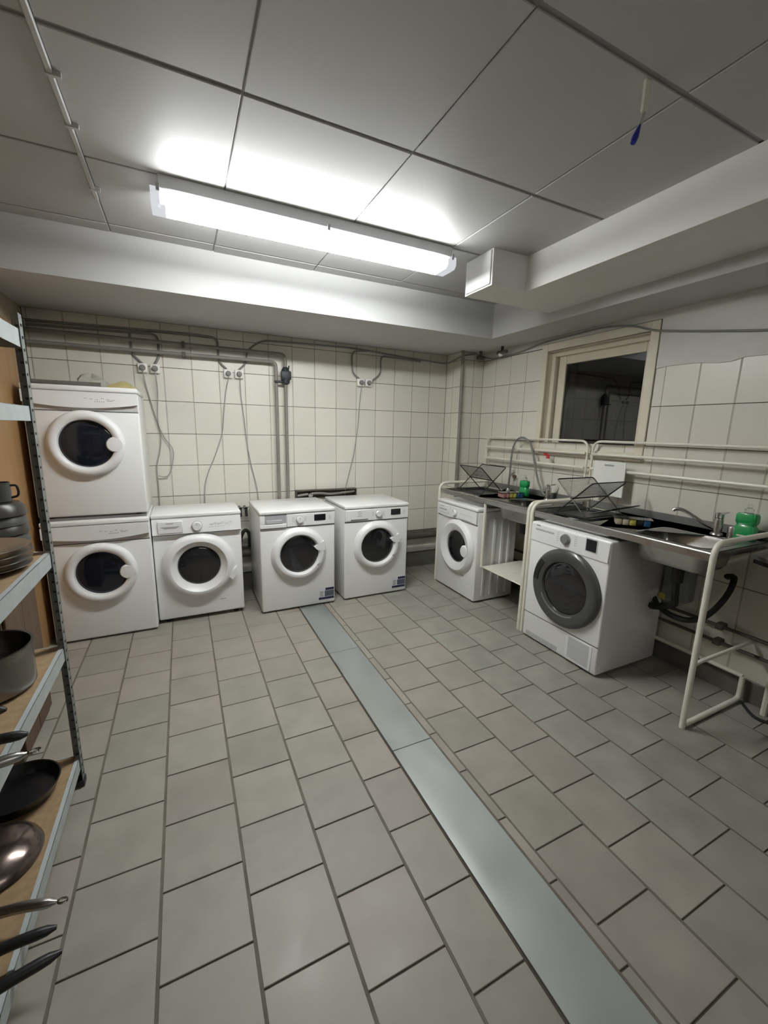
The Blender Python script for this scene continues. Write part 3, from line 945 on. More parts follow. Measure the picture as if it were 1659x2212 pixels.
cord('pale power cord running down to gap between two washing machines', [(0.472, YW - 0.04, 1.90), (0.482, YW, 1.75), (0.50, YW, 1.55), (0.515, YW, 1.35), (0.545, YW, 1.15), (0.585, YW, 0.95), (0.60, YW, 0.70)])
cord('pale power cord slanting from right socket pair down behind the washers', [(1.590, YW - 0.04, 1.91), (1.585, YW, 1.75), (1.565, YW, 1.50), (1.525, YW, 1.25), (1.475, YW, 1.05), (1.44, YW, 0.90), (1.43, YW, 0.72)])


def conduit(label, pts, r=0.008, rad=0.05, mat='cable_grey', name='cable_conduit', cat='cable', seg=8):
    return tag(one(name, mat, lambda b: tube(b, fillet(pts, rad), r, seg)), label, cat)


YC = YB - 0.016
conduit('dark cable high on back wall bending down to the middle sockets', [(-0.93, YC, 2.190), (0.10, YC, 2.215), (0.315, YC, 2.205), (0.315, YC, 2.02), (0.375, YC, 1.965)], 0.009)
conduit('dark cable along back wall bending down to the left sockets', [(-0.93, YC, 2.163), (-0.33, YC, 2.180), (-0.12, YC, 2.185), (-0.12, YC, 2.02), (-0.155, YC, 1.96)], 0.009)
conduit('short dark cable dropping to the first socket beside dryers', [(-0.31, YC, 2.172), (-0.305, YC, 2.02), (-0.24, YC, 1.96)], 0.008)
conduit('dark cable rising from middle sockets and along the soffit to the corner', [(0.472, YC, 1.965), (0.54, YC, 2.03), (0.54, YC, 2.12), (0.66, YC, 2.225), (1.5, YC, 2.245), (2.30, YC, 2.20), (2.575, YC, 2.19), (2.572, 3.70, 2.21), (2.572, 3.578, 2.235), (2.72, 3.578, 2.262)], 0.008, 0.09)
conduit('dark cable loop dropping to left socket of the right pair', [(1.66, YC - 0.01, 2.232), (1.50, YC - 0.01, 2.215), (1.50, YC - 0.01, 2.02), (1.585, YC - 0.01, 1.965)], 0.008)
conduit('dark cable loop dropping to right socket of the right pair', [(2.25, YC - 0.01, 2.185), (1.80, YC - 0.01, 2.20), (1.80, YC - 0.01, 2.03), (1.69, YC - 0.01, 1.945)], 0.008)

t = thing('water_pipe', 'upper grey water pipe under soffit dropping through the dark valve', 'pipe')
one('run', 'pipe_paint', lambda b: tube(b, fillet([(-0.93, 3.822, 2.124), (0.859, 3.822, 2.121), (0.859, 3.822, 0.44)], 0.05), 0.014, 10), t)
vb = thing('pipe_valve', 'dark slate valve body on the right vertical water pipe', 'valve', (0.859, 3.822, 1.94))
one('valve_body', 'valve', lambda b: (lathe(b, [(0.016, -0.075), (0.036, -0.06), (0.042, -0.01), (0.036, 0.045), (0.018, 0.075)], (0, 0, 0), 'z', 14, True, True), box(b, -0.045, 0.045, -0.040, -0.006, -0.035, 0.040, 0.010, 2)), vb)
one('lever', 'valve', lambda b: (box(b, -0.105, -0.03, -0.030, -0.018, -0.062, -0.045, 0.004), tube(b, [(0.018, -0.03, 0.04), (0.026, -0.032, 0.085)], 0.006, 6)), vb)
t = thing('water_pipe', 'lower grey water pipe under soffit dropping left of the valve pipe', 'pipe')
one('run', 'pipe_paint', lambda b: tube(b, fillet([(-0.93, 3.822, 2.042), (0.777, 3.822, 2.050), (0.777, 3.822, 0.44)], 0.04), 0.014, 10), t)
t = thing('pipe_bracket', 'dark pipe bracket holding two level water pipes on back wall', 'bracket', (0.055, 3.822, 2.085))
one('clamp', 'pipe_dark', lambda b: box(b, -0.012, 0.012, -0.022, 0.052, 0.018, 0.058, 0.003), t)
one('clamp', 'pipe_dark', lambda b: box(b, -0.012, 0.012, -0.022, 0.052, -0.058, -0.020, 0.003), t)

# dark corner pipe in front of the pillar
tag(one('corner_pipe', 'pipe_paint', lambda b: tube(b, [(2.563, 3.563, 0.0), (2.563, 3.563, ZS)], 0.017, 10)), 'vertical grey pipe at the corner of the tiled shaft', 'pipe')

# fittings under the soffit in the corner
t = thing('pipe_fitting', 'short dusty pipe fitting under the soffit above the tiled shaft', 'pipe fitting', (2.73, 3.50, 2.215))
one('stub', 'pipe_dark', lambda b: tube(b, [(0, 0, 0), (0, 0, 0.063)], 0.014, 10), t)
one('coupling', 'pipe_dark', lambda b: tube(b, [(-0.04, 0.0, 0.0), (0.04, 0.0, 0.0)], 0.020, 10), t)
t = thing('pipe_fitting', 'brownish valve fitting with a pale cap under the right soffit', 'pipe fitting', (2.74, 3.20, 2.225))
one('stub', 'pipe_dark', lambda b: tube(b, [(0, 0, 0), (0, 0, 0.053)], 0.014, 10), t)
one('coupling', 'pipe_dark', lambda b: tube(b, [(0, -0.06, 0), (0, 0.06, 0)], 0.018, 10), t)
one('cap', 'outlet', lambda b: lathe(b, [(0.015, 0), (0.022, -0.012), (0.016, -0.026)], (0, 0.02, -0.005), 'z', 12, True, True), t)

# dark wall slot with a tap behind the twin washers
t = thing('wall_bracket', 'dark metal wall channel with a chrome tap behind the twin washers', 'bracket', (1.24, 3.85, 0.88))
one('channel', 'pipe_dark', lambda b: (box(b, -0.305, 0.305, -0.03, 0.028, 0.026, 0.034), box(b, -0.305, 0.305, 0.020, 0.028, -0.05, 0.026), box(b, -0.305, -0.298, -0.03, 0.02, -0.05, 0.026), box(b, 0.298, 0.305, -0.03, 0.02, -0.05, 0.026)), t)
one('pipe', 'pipe_paint', lambda b: tube(b, spline([(-0.29, -0.005, -0.02), (-0.10, -0.012, 0.0), (0.05, -0.012, -0.015), (0.29, -0.005, 0.005)], 5), 0.013, 8), t)
one('tap', 'chrome', lambda b: (lathe(b, [(0.010, -0.06), (0.022, -0.055), (0.024, -0.03), (0.014, 0.0)], (-0.175, 0, -0.012), 'y', 14, True)), t)

# taps and pipes seen in the gap between two washers
for xx, l in ((0.425, 'left chrome-handled tap in gap between two washers'), (0.472, 'right chrome-handled tap in gap between two washers')):
    t = thing('water_tap', l, 'tap', (xx, 3.80, 0.78))
    one('tap_body', 'valve', lambda b: (tube(b, [(0, 0.08, 0), (0, -0.02, 0)], 0.014, 10), tube(b, [(0, -0.01, 0), (0, -0.02, -0.07)], 0.012, 10)), t)
    one('lever', 'chrome', lambda b: box(b, -0.020, 0.022, -0.035, -0.015, 0.012, 0.020, 0.003), t)
tag(one('drain_pipe', 'pipe_dark', lambda b: tube(b, [(-0.9, 3.834, 0.362), (2.53, 3.834, 0.352)], 0.034, 14)), 'thick black drain pipe running low along the back wall', 'pipe')
tag(one('heating_pipe', 'pipe_dark', lambda b: tube(b, [(-0.9, 3.85, 0.414), (2.53, 3.85, 0.410)], 0.009, 8)), 'thin dark pipe above the black drain pipe along the back wall', 'pipe')
bm = nb()
box(bm, XL, PX, 3.835, YB, 0.0, 0.175, 0.002)
structure(obj('trim_4', bm, 'plinth', smooth=False), 'low concrete plinth along the foot of the back wall')
bm = nb()
box(bm, XL, PX, 3.822, YB, 0.176, 0.214, 0.003)
structure(obj('trim_5', bm, 'ledge', smooth=False), 'pale ledge on the concrete plinth')
one_h = cord('black drain hose bent in the gap between two washers', [(0.40, 3.79, 0.36), (0.42, 3.785, 0.52), (0.455, 3.78, 0.585), (0.487, 3.78, 0.55), (0.488, 3.78, 0.43)], 'black_rubber', 0.016, 'drain_hose', 'hose')

# cables on the right wall
XC = XR - 0.014
conduit('thin dark cable along the soffit and over the window casing', [(2.72, 3.578, 2.262), (XR - 0.022, 3.45, 2.20), (XR - 0.022, 3.02, 2.215), (XR - 0.026, 2.80, 2.250), (XR - 0.026, 2.20, 2.262), (XR - 0.026, 1.98, 2.225), (XR - 0.026, 1.85, 2.168), (XR - 0.022, 1.60, 2.118), (XR - 0.022, 1.24, 2.055), (XR - 0.022, 0.6, 1.97)], 0.0065, 0.12)


# ------------------------------------------------------------------ sink units
def sink_unit(label, y0, y1, basin, shelf):
    """steel worktop on a white tube frame; y0 near end, y1 far end"""
    ZT = 0.945
    XF = 2.262
    t = thing('sink_unit', label, 'sink')
    bx0, bx1, by0, by1 = basin
    XB = XR - 0.010
    pts = rounded_rect(bx0, bx1, by0, by1, 0.05, 4)

    def top(b):
        outer = [(XF, y0), (XB, y0), (XB, y1), (XF, y1)]
        # top plate with a rounded hole, as a ring of quads around the basin
        n = len(pts)
        c = ((bx0 + bx1) / 2, (by0 + by1) / 2)
        lo = []
        for (px, py) in pts:
            dx, dy = px - c[0], py - c[1]
            sx = ((XB if dx > 0 else XF) - c[0]) / dx if abs(dx) > 1e-9 else 1e9
            sy = ((y1 if dy > 0 else y0) - c[1]) / dy if abs(dy) > 1e-9 else 1e9
            s = min(sx, sy)
            lo.append((c[0] + dx * s, c[1] + dy * s))
        vi = [b.verts.new((p, q, ZT)) for p, q in pts]
        vo = [b.verts.new((p, q, ZT)) for p, q in lo]
        vi2 = [b.verts.new((p, q, ZT - 0.004)) for p, q in pts]
        vo2 = [b.verts.new((p, q, ZT - 0.004)) for p, q in lo]
        for i in range(n):
            j = (i + 1) % n
            b.faces.new((vi[i], vi[j], vo[j], vo[i]))
            b.faces.new((vi2[i], vo2[i], vo2[j], vi2[j]))
            b.faces.new((vi[i], vi2[i], vi2[j], vi[j]))
            # corners of the plate
            if abs(lo[i][0] - lo[j][0]) > 1e-6 and abs(lo[i][1] - lo[j][1]) > 1e-6:
                cx_ = XB if max(lo[i][0], lo[j][0]) > XB - 1e-6 else XF
                cy_ = y1 if max(lo[i][1], lo[j][1]) > y1 - 1e-6 else y0
                for zz, A, B in ((ZT, vo[i], vo[j]), (ZT - 0.004, vo2[i], vo2[j])):
                    b.faces.new((A, B, b.verts.new((cx_, cy_, zz))))
    one('worktop', 'steel_worn', top, t, smooth=False)
    one('front_lip', 'steel', lambda b: (tube(b, [(XF, y0, ZT - 0.004), (XF, y1, ZT - 0.004)], 0.007, 8), box(b, XF - 0.004, XF, y0, y1, ZT - 0.042, ZT - 0.004)), t)
    one('side_lip', 'steel', lambda b: (box(b, XF, XB, y0, y0 + 0.004, ZT - 0.036, ZT - 0.004), box(b, XF, XB, y1 - 0.004, y1, ZT - 0.036, ZT - 0.004)), t)
    one('backsplash', 'steel_matte', lambda b: box(b, XB - 0.008, XB, y0, y1, ZT, ZT + 0.05, 0.002), t)
    # basin
    def bas(b):
        levels = [(0.010, ZT + 0.002), (0.0, ZT - 0.001), (-0.006, ZT - 0.02), (-0.018, ZT - 0.125), (-0.035, ZT - 0.148), (-0.09, ZT - 0.152)]
        rings = []
        for off, z in levels:
            rr = max(0.012, 0.05 + off * 0.4)
            rings.append([b.verts.new((p, q, z)) for p, q in rounded_rect(bx0 - off, bx1 + off, by0 - off, by1 + off, rr, 4)])
        for A, B in zip(rings, rings[1:]):
            n = len(A)
            for i in range(n):
                b.faces.new((A[i], A[(i + 1) % n], B[(i + 1) % n], B[i]))
        b.faces.new(rings[-1])
    basn = one('basin', 'steel', bas, t)
    one('drain', 'chrome', lambda b: lathe(b, [(0.035, -0.1505), (0.035, -0.149), (0.024, -0.149), (0.020, -0.1508)], ((bx0 + bx1) / 2, (by0 + by1) / 2, ZT), 'z', 20), basn)
    one('drain_pipe', 'black', lambda b: tube(b, [((bx0 + bx1) / 2, (by0 + by1) / 2, ZT - 0.155), ((bx0 + bx1) / 2, (by0 + by1) / 2, ZT - 0.26)], 0.030, 12), basn)
    RT = 0.0145
    for ye in (y0 + 0.002, y1 - 0.002):
        sgn = 1 if ye > (y0 + y1) / 2 else -1
        ye2 = ye + sgn * 0.016
        one('end_frame', 'frame_white', lambda b: tube(b, fillet([(XF - 0.008, ye2, 0.002), (XF - 0.006, ye2, ZT + 0.050), (XR - 0.014, ye2, ZT + 0.050)], 0.075, 7), RT, 10), t)
        one('floor_runner', 'frame_white', lambda b: tube(b, fillet([(XF + 0.008, ye2, 0.0155), (XR - 0.05, ye2, 0.0155), (XR - 0.05, ye2, 0.156)], 0.04, 5), RT * 0.95, 10), t)
        one('crossbar', 'frame_white', lambda b: tube(b, fillet([(XF + 0.002, ye2, 0.360), (XF + 0.06, ye2, 0.366), (XR - 0.014, ye2, 0.366)], 0.02, 3), RT * 0.7, 8), t)
    one('back_rail', 'frame_white', lambda b: tube(b, [(XR - 0.05, y0 - 0.014, 0.156), (XR - 0.05, y1 + 0.014, 0.156)], RT * 0.85, 8), t)
    if shelf:
        one('shelf', 'frame_white', lambda b: box(b, XF + 0.006, 2.72, y0 + 0.004, 2.716, 0.340, 0.350, 0.003), t)
        one('hanger', 'frame_white', lambda b: tube(b, [(XF + 0.012, 2.724, 0.340), (XF + 0.012, 2.724, ZT - 0.03)], RT * 0.85, 8), t)
    return t


sink_unit('near steel sink counter on white tube legs, end leg standing free', 1.040, 2.166, (2.315, 2.635, 1.09, 1.47), False)
sink_unit('far steel sink counter with white tube frame in the back corner', 2.228, 3.385, (2.315, 2.615, 2.29, 2.64), True)

# grey worktop at the right edge
t = thing('side_worktop', 'dark grey worktop end beside near sink at right edge of the room', 'worktop')
one('top', 'steel_worn', lambda b: prism(b, [(2.565, 1.0), (2.84, 1.0), (2.84, -0.1), (2.05, 0.0)], 0.895, 0.915, 'z'), t)
one('edge', 'black', lambda b: prism(b, [(2.570, 0.995), (2.835, 0.995), (2.835, -0.09), (2.06, 0.01)], 0.872, 0.895, 'z'), t)
for px, py in ((2.78, 0.9), (2.20, 0.05), (2.78, 0.0)):
    one('leg', 'frame_white', lambda b: tube(b, [(px, py, 0.0), (px, py, 0.873)], 0.015, 8), t)

# pipes on the right wall below the sinks
for zz, l in ((0.392, 'upper dark pipe on the right wall below the near sink'), (0.293, 'lower dark pipe on the right wall below the near sink')):
    t = thing('wall_pipe', l, 'pipe')
    one('run', 'pipe_dark', lambda b: tube(b, [(XR - 0.040, 0.2, zz), (XR - 0.040, 3.55, zz)], 0.011, 8), t)
    for yy in (0.75, 1.18, 2.2, 3.1):
        one('clamp', 'pipe_dark', lambda b: (box(b, XR - 0.060, XR - 0.0005, yy - 0.02, yy + 0.02, zz - 0.018, zz + 0.018, 0.004)), t)

# waste hoses under near sink
cord('black waste hose curving from near sink drain behind dark-door dryer', [(2.47, 1.28, 0.685), (2.49, 1.285, 0.60), (2.56, 1.32, 0.52), (2.64, 1.42, 0.45), (2.67, 1.50, 0.415), (2.74, 1.56, 0.40)], 'black_rubber', 0.022, 'waste_hose', 'hose')
cord('second black hose looping low under near sink to the wall', [(2.74, 1.54, 0.455), (2.66, 1.45, 0.43), (2.65, 1.36, 0.408), (2.65, 1.27, 0.420), (2.65, 1.19, 0.48), (2.66, 1.135, 0.58), (2.70, 1.12, 0.66), (2.76, 1.14, 0.715), (2.80, 1.19, 0.70)], 'black_rubber', 0.017, 'waste_hose', 'hose')
t = thing('siphon_box', 'grey plastic siphon box behind the near sink basin', 'box', (2.78, 1.42, 0.47))
one('shell', 'zinc_box', lambda b: box(b, -0.04, 0.06, -0.07, 0.08, 0, 0.27, 0.012, 2), t)
one('strap', 'brown', lambda b: box(b, -0.0415, 0.055, -0.02, 0.0, 0.08, 0.20, 0.002), t)
tag(one('pipe_tag', 'yellow', lambda b: (box(b, 2.735, 2.742, 1.470, 1.510, 0.455, 0.495, 0.003), tube(b, [(2.739, 1.49, 0.495), (2.745, 1.49, 0.53)], 0.003, 6))), 'small yellow tag hanging beside black hose under near sink', 'tag')
cord('thin dark cable lying on the floor behind the sink leg', [(2.78, 1.0, 0.010), (2.70, 0.90, 0.008), (2.73, 0.78, 0.008), (2.66, 0.62, 0.008), (2.50, 0.48, 0.008)], 'black_rubber', 0.008, 'floor_cable', 'cable')
tag(one('junction_box', 'zinc_box', lambda b: box(b, 2.74, 2.836, 2.28, 2.50, 0.40, 0.84, 0.01)), 'dark grey box on the wall under the far sink', 'box')


# wall racks over the sinks
def wall_rack(label, y0, y1):
    t = thing('wall_rack', label, 'rack')
    X = XR - 0.052
    one('top_loop', 'frame_white', lambda b: tube(b, fillet([(X, y0, 1.15), (X, y0, 1.443), (X, y1, 1.443), (X, y1, 1.15)], 0.07, 6), 0.009, 8), t)
    one('rail', 'frame_white', lambda b: tube(b, [(X - 0.012, y0 + 0.006, 1.348), (X - 0.012, y1 - 0.006, 1.348)], 0.0105, 8), t)
    one('rail', 'frame_white', lambda b: tube(b, [(X - 0.012, y0 + 0.006, 1.238), (X - 0.012, y1 - 0.006, 1.238)], 0.0115, 8), t)
    for yy in (y0, y1):
        for zz in (1.348, 1.238, 1.165):
            one('bracket', 'frame_white', lambda b: (tube(b, [(XR - 0.001, yy, zz), (X, yy, zz)], 0.006, 6)), t)
    return t


wall_rack('white tube wall rack over the near sink', 0.78, 2.168)
wall_rack('white tube wall rack over the far sink, left of the other', 2.212, 3.40)
t = thing('cutting_board', 'white plastic cutting board hanging from wall rack beside the window', 'cutting board')
one('board', 'white_plastic', lambda b: box(b, XR - 0.088, XR - 0.080, 1.865, 2.115, 1.055, 1.305, 0.003), t)
one('slot', 'cord_pale', lambda b: box(b, XR - 0.0885, XR - 0.0795, 1.95, 2.03, 1.268, 1.285, 0.003), t)
tag(one('clothes_peg', 'red', lambda b: (box(b, XR - 0.088, XR - 0.080, 2.545, 2.580, 1.285, 1.318, 0.002), box(b, XR - 0.088, XR - 0.080, 2.565, 2.61, 1.312, 1.328, 0.002))), 'small red peg clipped to rail of the far rack', 'peg')
t = thing('wall_hook', 'round white wall hook beside the hose arch at far sink', 'hook', (XR - 0.006, 3.055, 1.127))
one('disc', 'outlet', lambda b: tube(b, [(0, 0, 0), (-0.03, 0, 0)], 0.030, 16), t)
t = thing('wall_plug', 'small brown wall fitting below the round white hook', 'fitting', (XR - 0.006, 2.995, 1.085))
one('cap', 'brown', lambda b: tube(b, [(0, 0, 0), (-0.03, 0, 0)], 0.016, 12), t)
one('flange', 'outlet', lambda b: tube(b, [(0, 0, 0), (-0.008, 0, 0)], 0.024, 12), t)


# folding X-shaped dish racks
def dish_rack(label, c, rotz, L):
    """X in the local x-z plane, its axis along local y"""
    t = thing('dish_rack', label, 'dish rack', c, rotz)
    zb, zx, zt = 0.006, 0.115, 0.232
    dxb, dxt = 0.118, 0.135

    def P(s, z):
        tt = (z - zb) / (zt - zb)
        return s * (-dxb + (dxb + dxt) * tt)
    for s in (1, -1):
        def fr(b):
            a, e = P(s, zb), P(s, zt)
            y = L / 2 if s == 1 else L / 2 - 0.012
            tube(b, fillet([(a, -y, zb), (e, -y, zt), (e, y, zt), (a, y, zb)], 0.018, 3), 0.0042, 6)
            tube(b, [(a, -y, zb), (a, y, zb)], 0.0042, 6)
        pn = one('panel_frame', 'net', fr, t)

        def net(b):
            y = L / 2 - 0.014
            n = 26
            for i in range(n + 1):
                yy = -y + 2 * y * i / n
                tube(b, [(P(s, zx + 0.012), yy, zx + 0.012), (P(s, zt - 0.004), yy, zt - 0.004)], 0.0011, 4, False)
            m = 12
            for i in range(m + 1):
                zz = zx + 0.012 + (zt - 0.004 - zx - 0.012) * i / m
                tube(b, [(P(s, zz), -y, zz), (P(s, zz), y, zz)], 0.0011, 4, False)
        nt = one('net', 'net_light', net, pn)
        nt['kind'] = 'stuff'
    one('axle', 'net', lambda b: tube(b, [(P(1, zx) , -L / 2 - 0.004, zx), (P(1, zx), L / 2 + 0.004, zx)], 0.0055, 8), t)
    return t


def tray(label, x0, x1, y0, y1, z):
    t = thing('drip_tray', label, 'tray', ((x0 + x1) / 2, (y0 + y1) / 2, z))
    a, b_ = (x1 - x0) / 2, (y1 - y0) / 2

    def shell(b):
        rings = []
        for off, zz in ((-0.012, 0.001), (0.0, 0.022), (0.003, 0.022), (-0.008, 0.004)):
            rings.append([b.verts.new((p, q, zz)) for p, q in rounded_rect(-a - off, a + off, -b_ - off, b_ + off, 0.03, 3)])
        for A, B in zip(rings, rings[1:]):
            n = len(A)
            for i in range(n):
                b.faces.new((A[i], A[(i + 1) % n], B[(i + 1) % n], B[i]))
        b.faces.new(rings[0])
        b.faces.new(rings[-1])
    one('tray_shell', 'black', shell, t)
    return t


tray('black drip tray under the dish rack on near sink counter', 2.295, 2.66, 1.735, 2.075, 0.9452)
dish_rack('folding mesh dish rack open like an X on near sink counter', (2.50, 1.912, 0.9545), PI / 2, 0.36)
t = thing('mesh_panel', 'flat dark mesh panel lying beside dish rack on near counter', 'mesh panel')
A = [Vector((2.36, 1.80, 0.985)), Vector((2.68, 1.835, 0.985)), Vector((2.74, 1.72, 1.03)), Vector((2.42, 1.69, 1.03))]
one('panel_frame', 'net', lambda b: tube(b, A + [A[0]], 0.004, 6), t)
nt = one('net', 'net_light', lambda b: ([tube(b, [A[0].lerp(A[1], i / 24), A[3].lerp(A[2], i / 24)], 0.0011, 4, False) for i in range(25)],
                                  [tube(b, [A[0].lerp(A[3], i / 10), A[1].lerp(A[2], i / 10)], 0.0011, 4, False) for i in range(11)]), t)
nt['kind'] = 'stuff'
tray('black drip tray under the dish rack on far sink counter', 2.285, 2.62, 2.79, 3.19, 0.9452)
dish_rack('folding mesh dish rack open like an X on far sink counter', (2.47, 3.045, 0.9545), 0.0, 0.34)


def bottle(label, loc, r, h, rotz=0):
    t = thing('detergent_bottle', label, 'bottle', loc, rotz)

    def bod(b):
        rings = []
        for s, z in ((0.92, 0.0), (1.0, 0.008), (1.0, h * 0.45), (0.80, h * 0.56), (0.98, h * 0.66), (0.98, h * 0.90), (0.86, h * 0.98), (0.4, h)):
            rings.append([b.verts.new((p, q, z)) for p, q in rounded_rect(-r * s * 0.62, r * s * 0.62, -r * s, r * s, r * s * 0.4, 3)])
        for A_, B_ in zip(rings, rings[1:]):
            n = len(A_)
            for i in range(n):
                b.faces.new((A_[i], A_[(i + 1) % n], B_[(i + 1) % n], B_[i]))
        b.faces.new(rings[0])
        b.faces.new(rings[-1])
    one('bottle_body', 'green', bod, t)
    cp = one('cap', 'clear', lambda b: lathe(b, [(r * 0.42, h), (r * 0.42, h + 0.018), (r * 0.22, h + 0.026), (r * 0.18, h + 0.046)], (0, 0, 0), 'z', 16, True, True), t)
    one('label', 'wall_tile', lambda b: box(b, -r * 0.632, -r * 0.622, -r * 0.5, r * 0.5, h * 0.15, h * 0.20), t)
    return t


bottle('green detergent bottle by the near sink tap, at right edge', (2.735, 1.118, 0.945), 0.050, 0.150)
bottle('green detergent bottle behind sponges at the far sink', (2.69, 2.72, 0.945), 0.045, 0.140)


def sponge_pack(label, loc, rotz, mats, w, hgt):
    t = thing('sponge_pack', label, 'sponges', loc, rotz)
    n = len(mats)
    for i, m in enumerate(mats):
        one('sponge', m, lambda b: box(b, -0.045, 0.045, -w / 2 + w * i / n + 0.001, -w / 2 + w * (i + 1) / n - 0.001, 0.0, hgt, 0.006, 2), t)
    one('wrapper', 'clear', lambda b: box(b, -0.048, 0.048, -w / 2 - 0.012, w / 2 + 0.012, hgt + 0.0005, hgt + 0.002), t)
    return t


sponge_pack('pack of pink, yellow and blue sponges between tray and green bottle', (2.53, 2.712, 0.9455), 1.38, ['blue', 'blue', 'yellow', 'yellow', 'pink', 'pink'], 0.20, 0.042)
sponge_pack('pack of cream, yellow and blue sponges beside the near sink basin', (2.50, 1.60, 0.9455), 0.7, ['blue', 'black', 'yellow', 'cream_sponge', 'cream_sponge'], 0.19, 0.040)


def faucet(label, loc, rotz=0, spout=True):
    t = thing('mixer_tap', label, 'tap', loc, rotz)
    one('tap_base', 'steel', lambda b: lathe(b, [(0.032, 0), (0.030, 0.008), (0.024, 0.014), (0.023, 0.085), (0.020, 0.095)], (0, 0, 0), 'z', 18, True, True), t)
    one('handle', 'chrome', lambda b: (lathe(b, [(0.020, 0.095), (0.024, 0.100), (0.024, 0.122), (0.014, 0.130)], (0, 0, 0), 'z', 18, True, True), tube(b, [(0.0, 0, 0.118), (0.03, -0.01, 0.126), (0.055, -0.02, 0.128)], 0.006, 8)), t)
    if spout:
        one('spout', 'steel', lambda b: tube(b, spline([(0, 0.01, 0.030), (-0.02, 0.06, 0.055), (-0.04, 0.12, 0.092), (-0.055, 0.17, 0.118), (-0.065, 0.20, 0.118), (-0.07, 0.212, 0.108)], 5), 0.0105, 10), t)
    return t


faucet('steel mixer tap with long swivel spout at the near sink', (2.725, 1.245, 0.945))
faucet('short steel mixer tap at the far sink', (2.74, 2.50, 0.945), 0.0, False)
t = thing('plug_cylinder', 'small shiny steel cylinder between near sink tap and green bottle', 'canister', (2.722, 1.172, 0.945))
one('can', 'steel', lambda b: lathe(b, [(0.022, 0), (0.022, 0.058), (0.020, 0.062)], (0, 0, 0), 'z', 18, True, True), t)
t = thing('spray_hose', 'tall arching grey spray hose standing behind far sink', 'hose')
one('hose', 'cable_grey', lambda b: tube(b, spline([(2.76, 3.00, 0.950), (2.76, 2.992, 1.10), (2.755, 2.985, 1.24), (2.75, 2.965, 1.36), (2.75, 2.92, 1.432), (2.75, 2.85, 1.452), (2.75, 2.77, 1.415), (2.75, 2.72, 1.33), (2.75, 2.675, 1.20), (2.75, 2.625, 1.08), (2.74, 2.56, 1.00), (2.74, 2.52, 0.975)], 6), 0.0085, 8), t)
one('foot', 'steel', lambda b: lathe(b, [(0.022, 0), (0.020, 0.012), (0.012, 0.03)], (2.76, 3.0, 0.945), 'z', 14, True, True), t)

# ------------------------------------------------------------------ metal shelf on the left
SX0, SX1, SY0, SY1 = -0.885, -0.470, 0.50, 1.900
t = thing('metal_shelf', 'galvanised metal shelf with brown chipboard boards along left wall', 'shelf')


def post(b, x, y, sx, sy):
    # L-shaped angle, flanges towards sx, sy
    th, wd = 0.002, 0.036
    box(b, min(x, x + sx * 0.029), max(x, x + sx * 0.029), min(y, y + sy * th), max(y, y + sy * th), 0.004, 1.850)
    box(b, min(x, x + sx * th), max(x, x + sx * th), min(y, y + sy * wd), max(y, y + sy * wd), 0.004, 1.850)


for (x, y, sx, sy) in ((SX1 + 0.004, SY1, -1, -1), (SX0, SY1, 1, -1), (SX1 + 0.004, SY0, -1, 1), (SX0, SY0, 1, 1)):
    p = one('post', 'galv', lambda b: post(b, x, y, sx, sy), t, smooth=False)
    sl = one('slot', 'dark_ring', lambda b: [(box(b, min(x + sx * 0.009, x + sx * 0.020), max(x + sx * 0.009, x + sx * 0.020), y - 0.0028, y + 0.0028, 0.05 + 0.04 * i, 0.058 + 0.04 * i), box(b, x - 0.0026, x + 0.0026, min(y + sy * 0.012, y + sy * 0.024), max(y + sy * 0.012, y + sy * 0.024), 0.05 + 0.04 * i, 0.058 + 0.04 * i)) for i in range(45)], p, smooth=False)
    sl['kind'] = 'stuff'
    one('foot', 'black', lambda b: box(b, min(x - sx * 0.004, x + sx * 0.04), max(x - sx * 0.004, x + sx * 0.04), min(y - sy * 0.004, y + sy * 0.04), max(y - sy * 0.004, y + sy * 0.04), 0.0, 0.030, 0.003), p)
SHELVES = [(1.740, 1.800), (1.497, 1.548), (0.962, 1.020), (0.580, 0.632), (0.082, 0.132)]
for (a, b_) in SHELVES:
    one('board', 'board', lambda b: box(b, SX0 + 0.004, SX1 - 0.004, SY0 + 0.004, SY1 - 0.006, b_ - 0.012, b_ - 0.003, 0.001), t)
    one('front_lip', 'galv_light', lambda b: (box(b, SX1 - 0.002, SX1, SY0 + 0.003, SY1 - 0.004, a, b_, 0.0005), box(b, SX1 - 0.016, SX1, SY0 + 0.003, SY1 - 0.004, b_ - 0.002, b_, 0.0005)), t)
    one('side_lip', 'galv_light', lambda b: (box(b, SX0 + 0.004, SX1 - 0.003, SY1 - 0.005, SY1 - 0.003, a, b_ - 0.001, 0.0005),), t)
    one('rear_lip', 'galv_light', lambda b: box(b, SX0 + 0.002, SX0 + 0.004, SY0 + 0.003, SY1 - 0.004, a, b_, 0.0005), t)

# narrow brown cupboard behind the shelf with a stack of dark bowls
t = thing('brown_cupboard', 'narrow dark brown cupboard between the shelf and stacked dryers', 'cupboard')
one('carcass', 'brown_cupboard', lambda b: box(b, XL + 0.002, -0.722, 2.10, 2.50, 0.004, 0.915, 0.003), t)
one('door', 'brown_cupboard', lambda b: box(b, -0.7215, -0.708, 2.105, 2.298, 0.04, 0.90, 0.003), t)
one('door', 'brown_cupboard', lambda b: box(b, -0.7215, -0.708, 2.302, 2.495, 0.04, 0.90, 0.003), t)


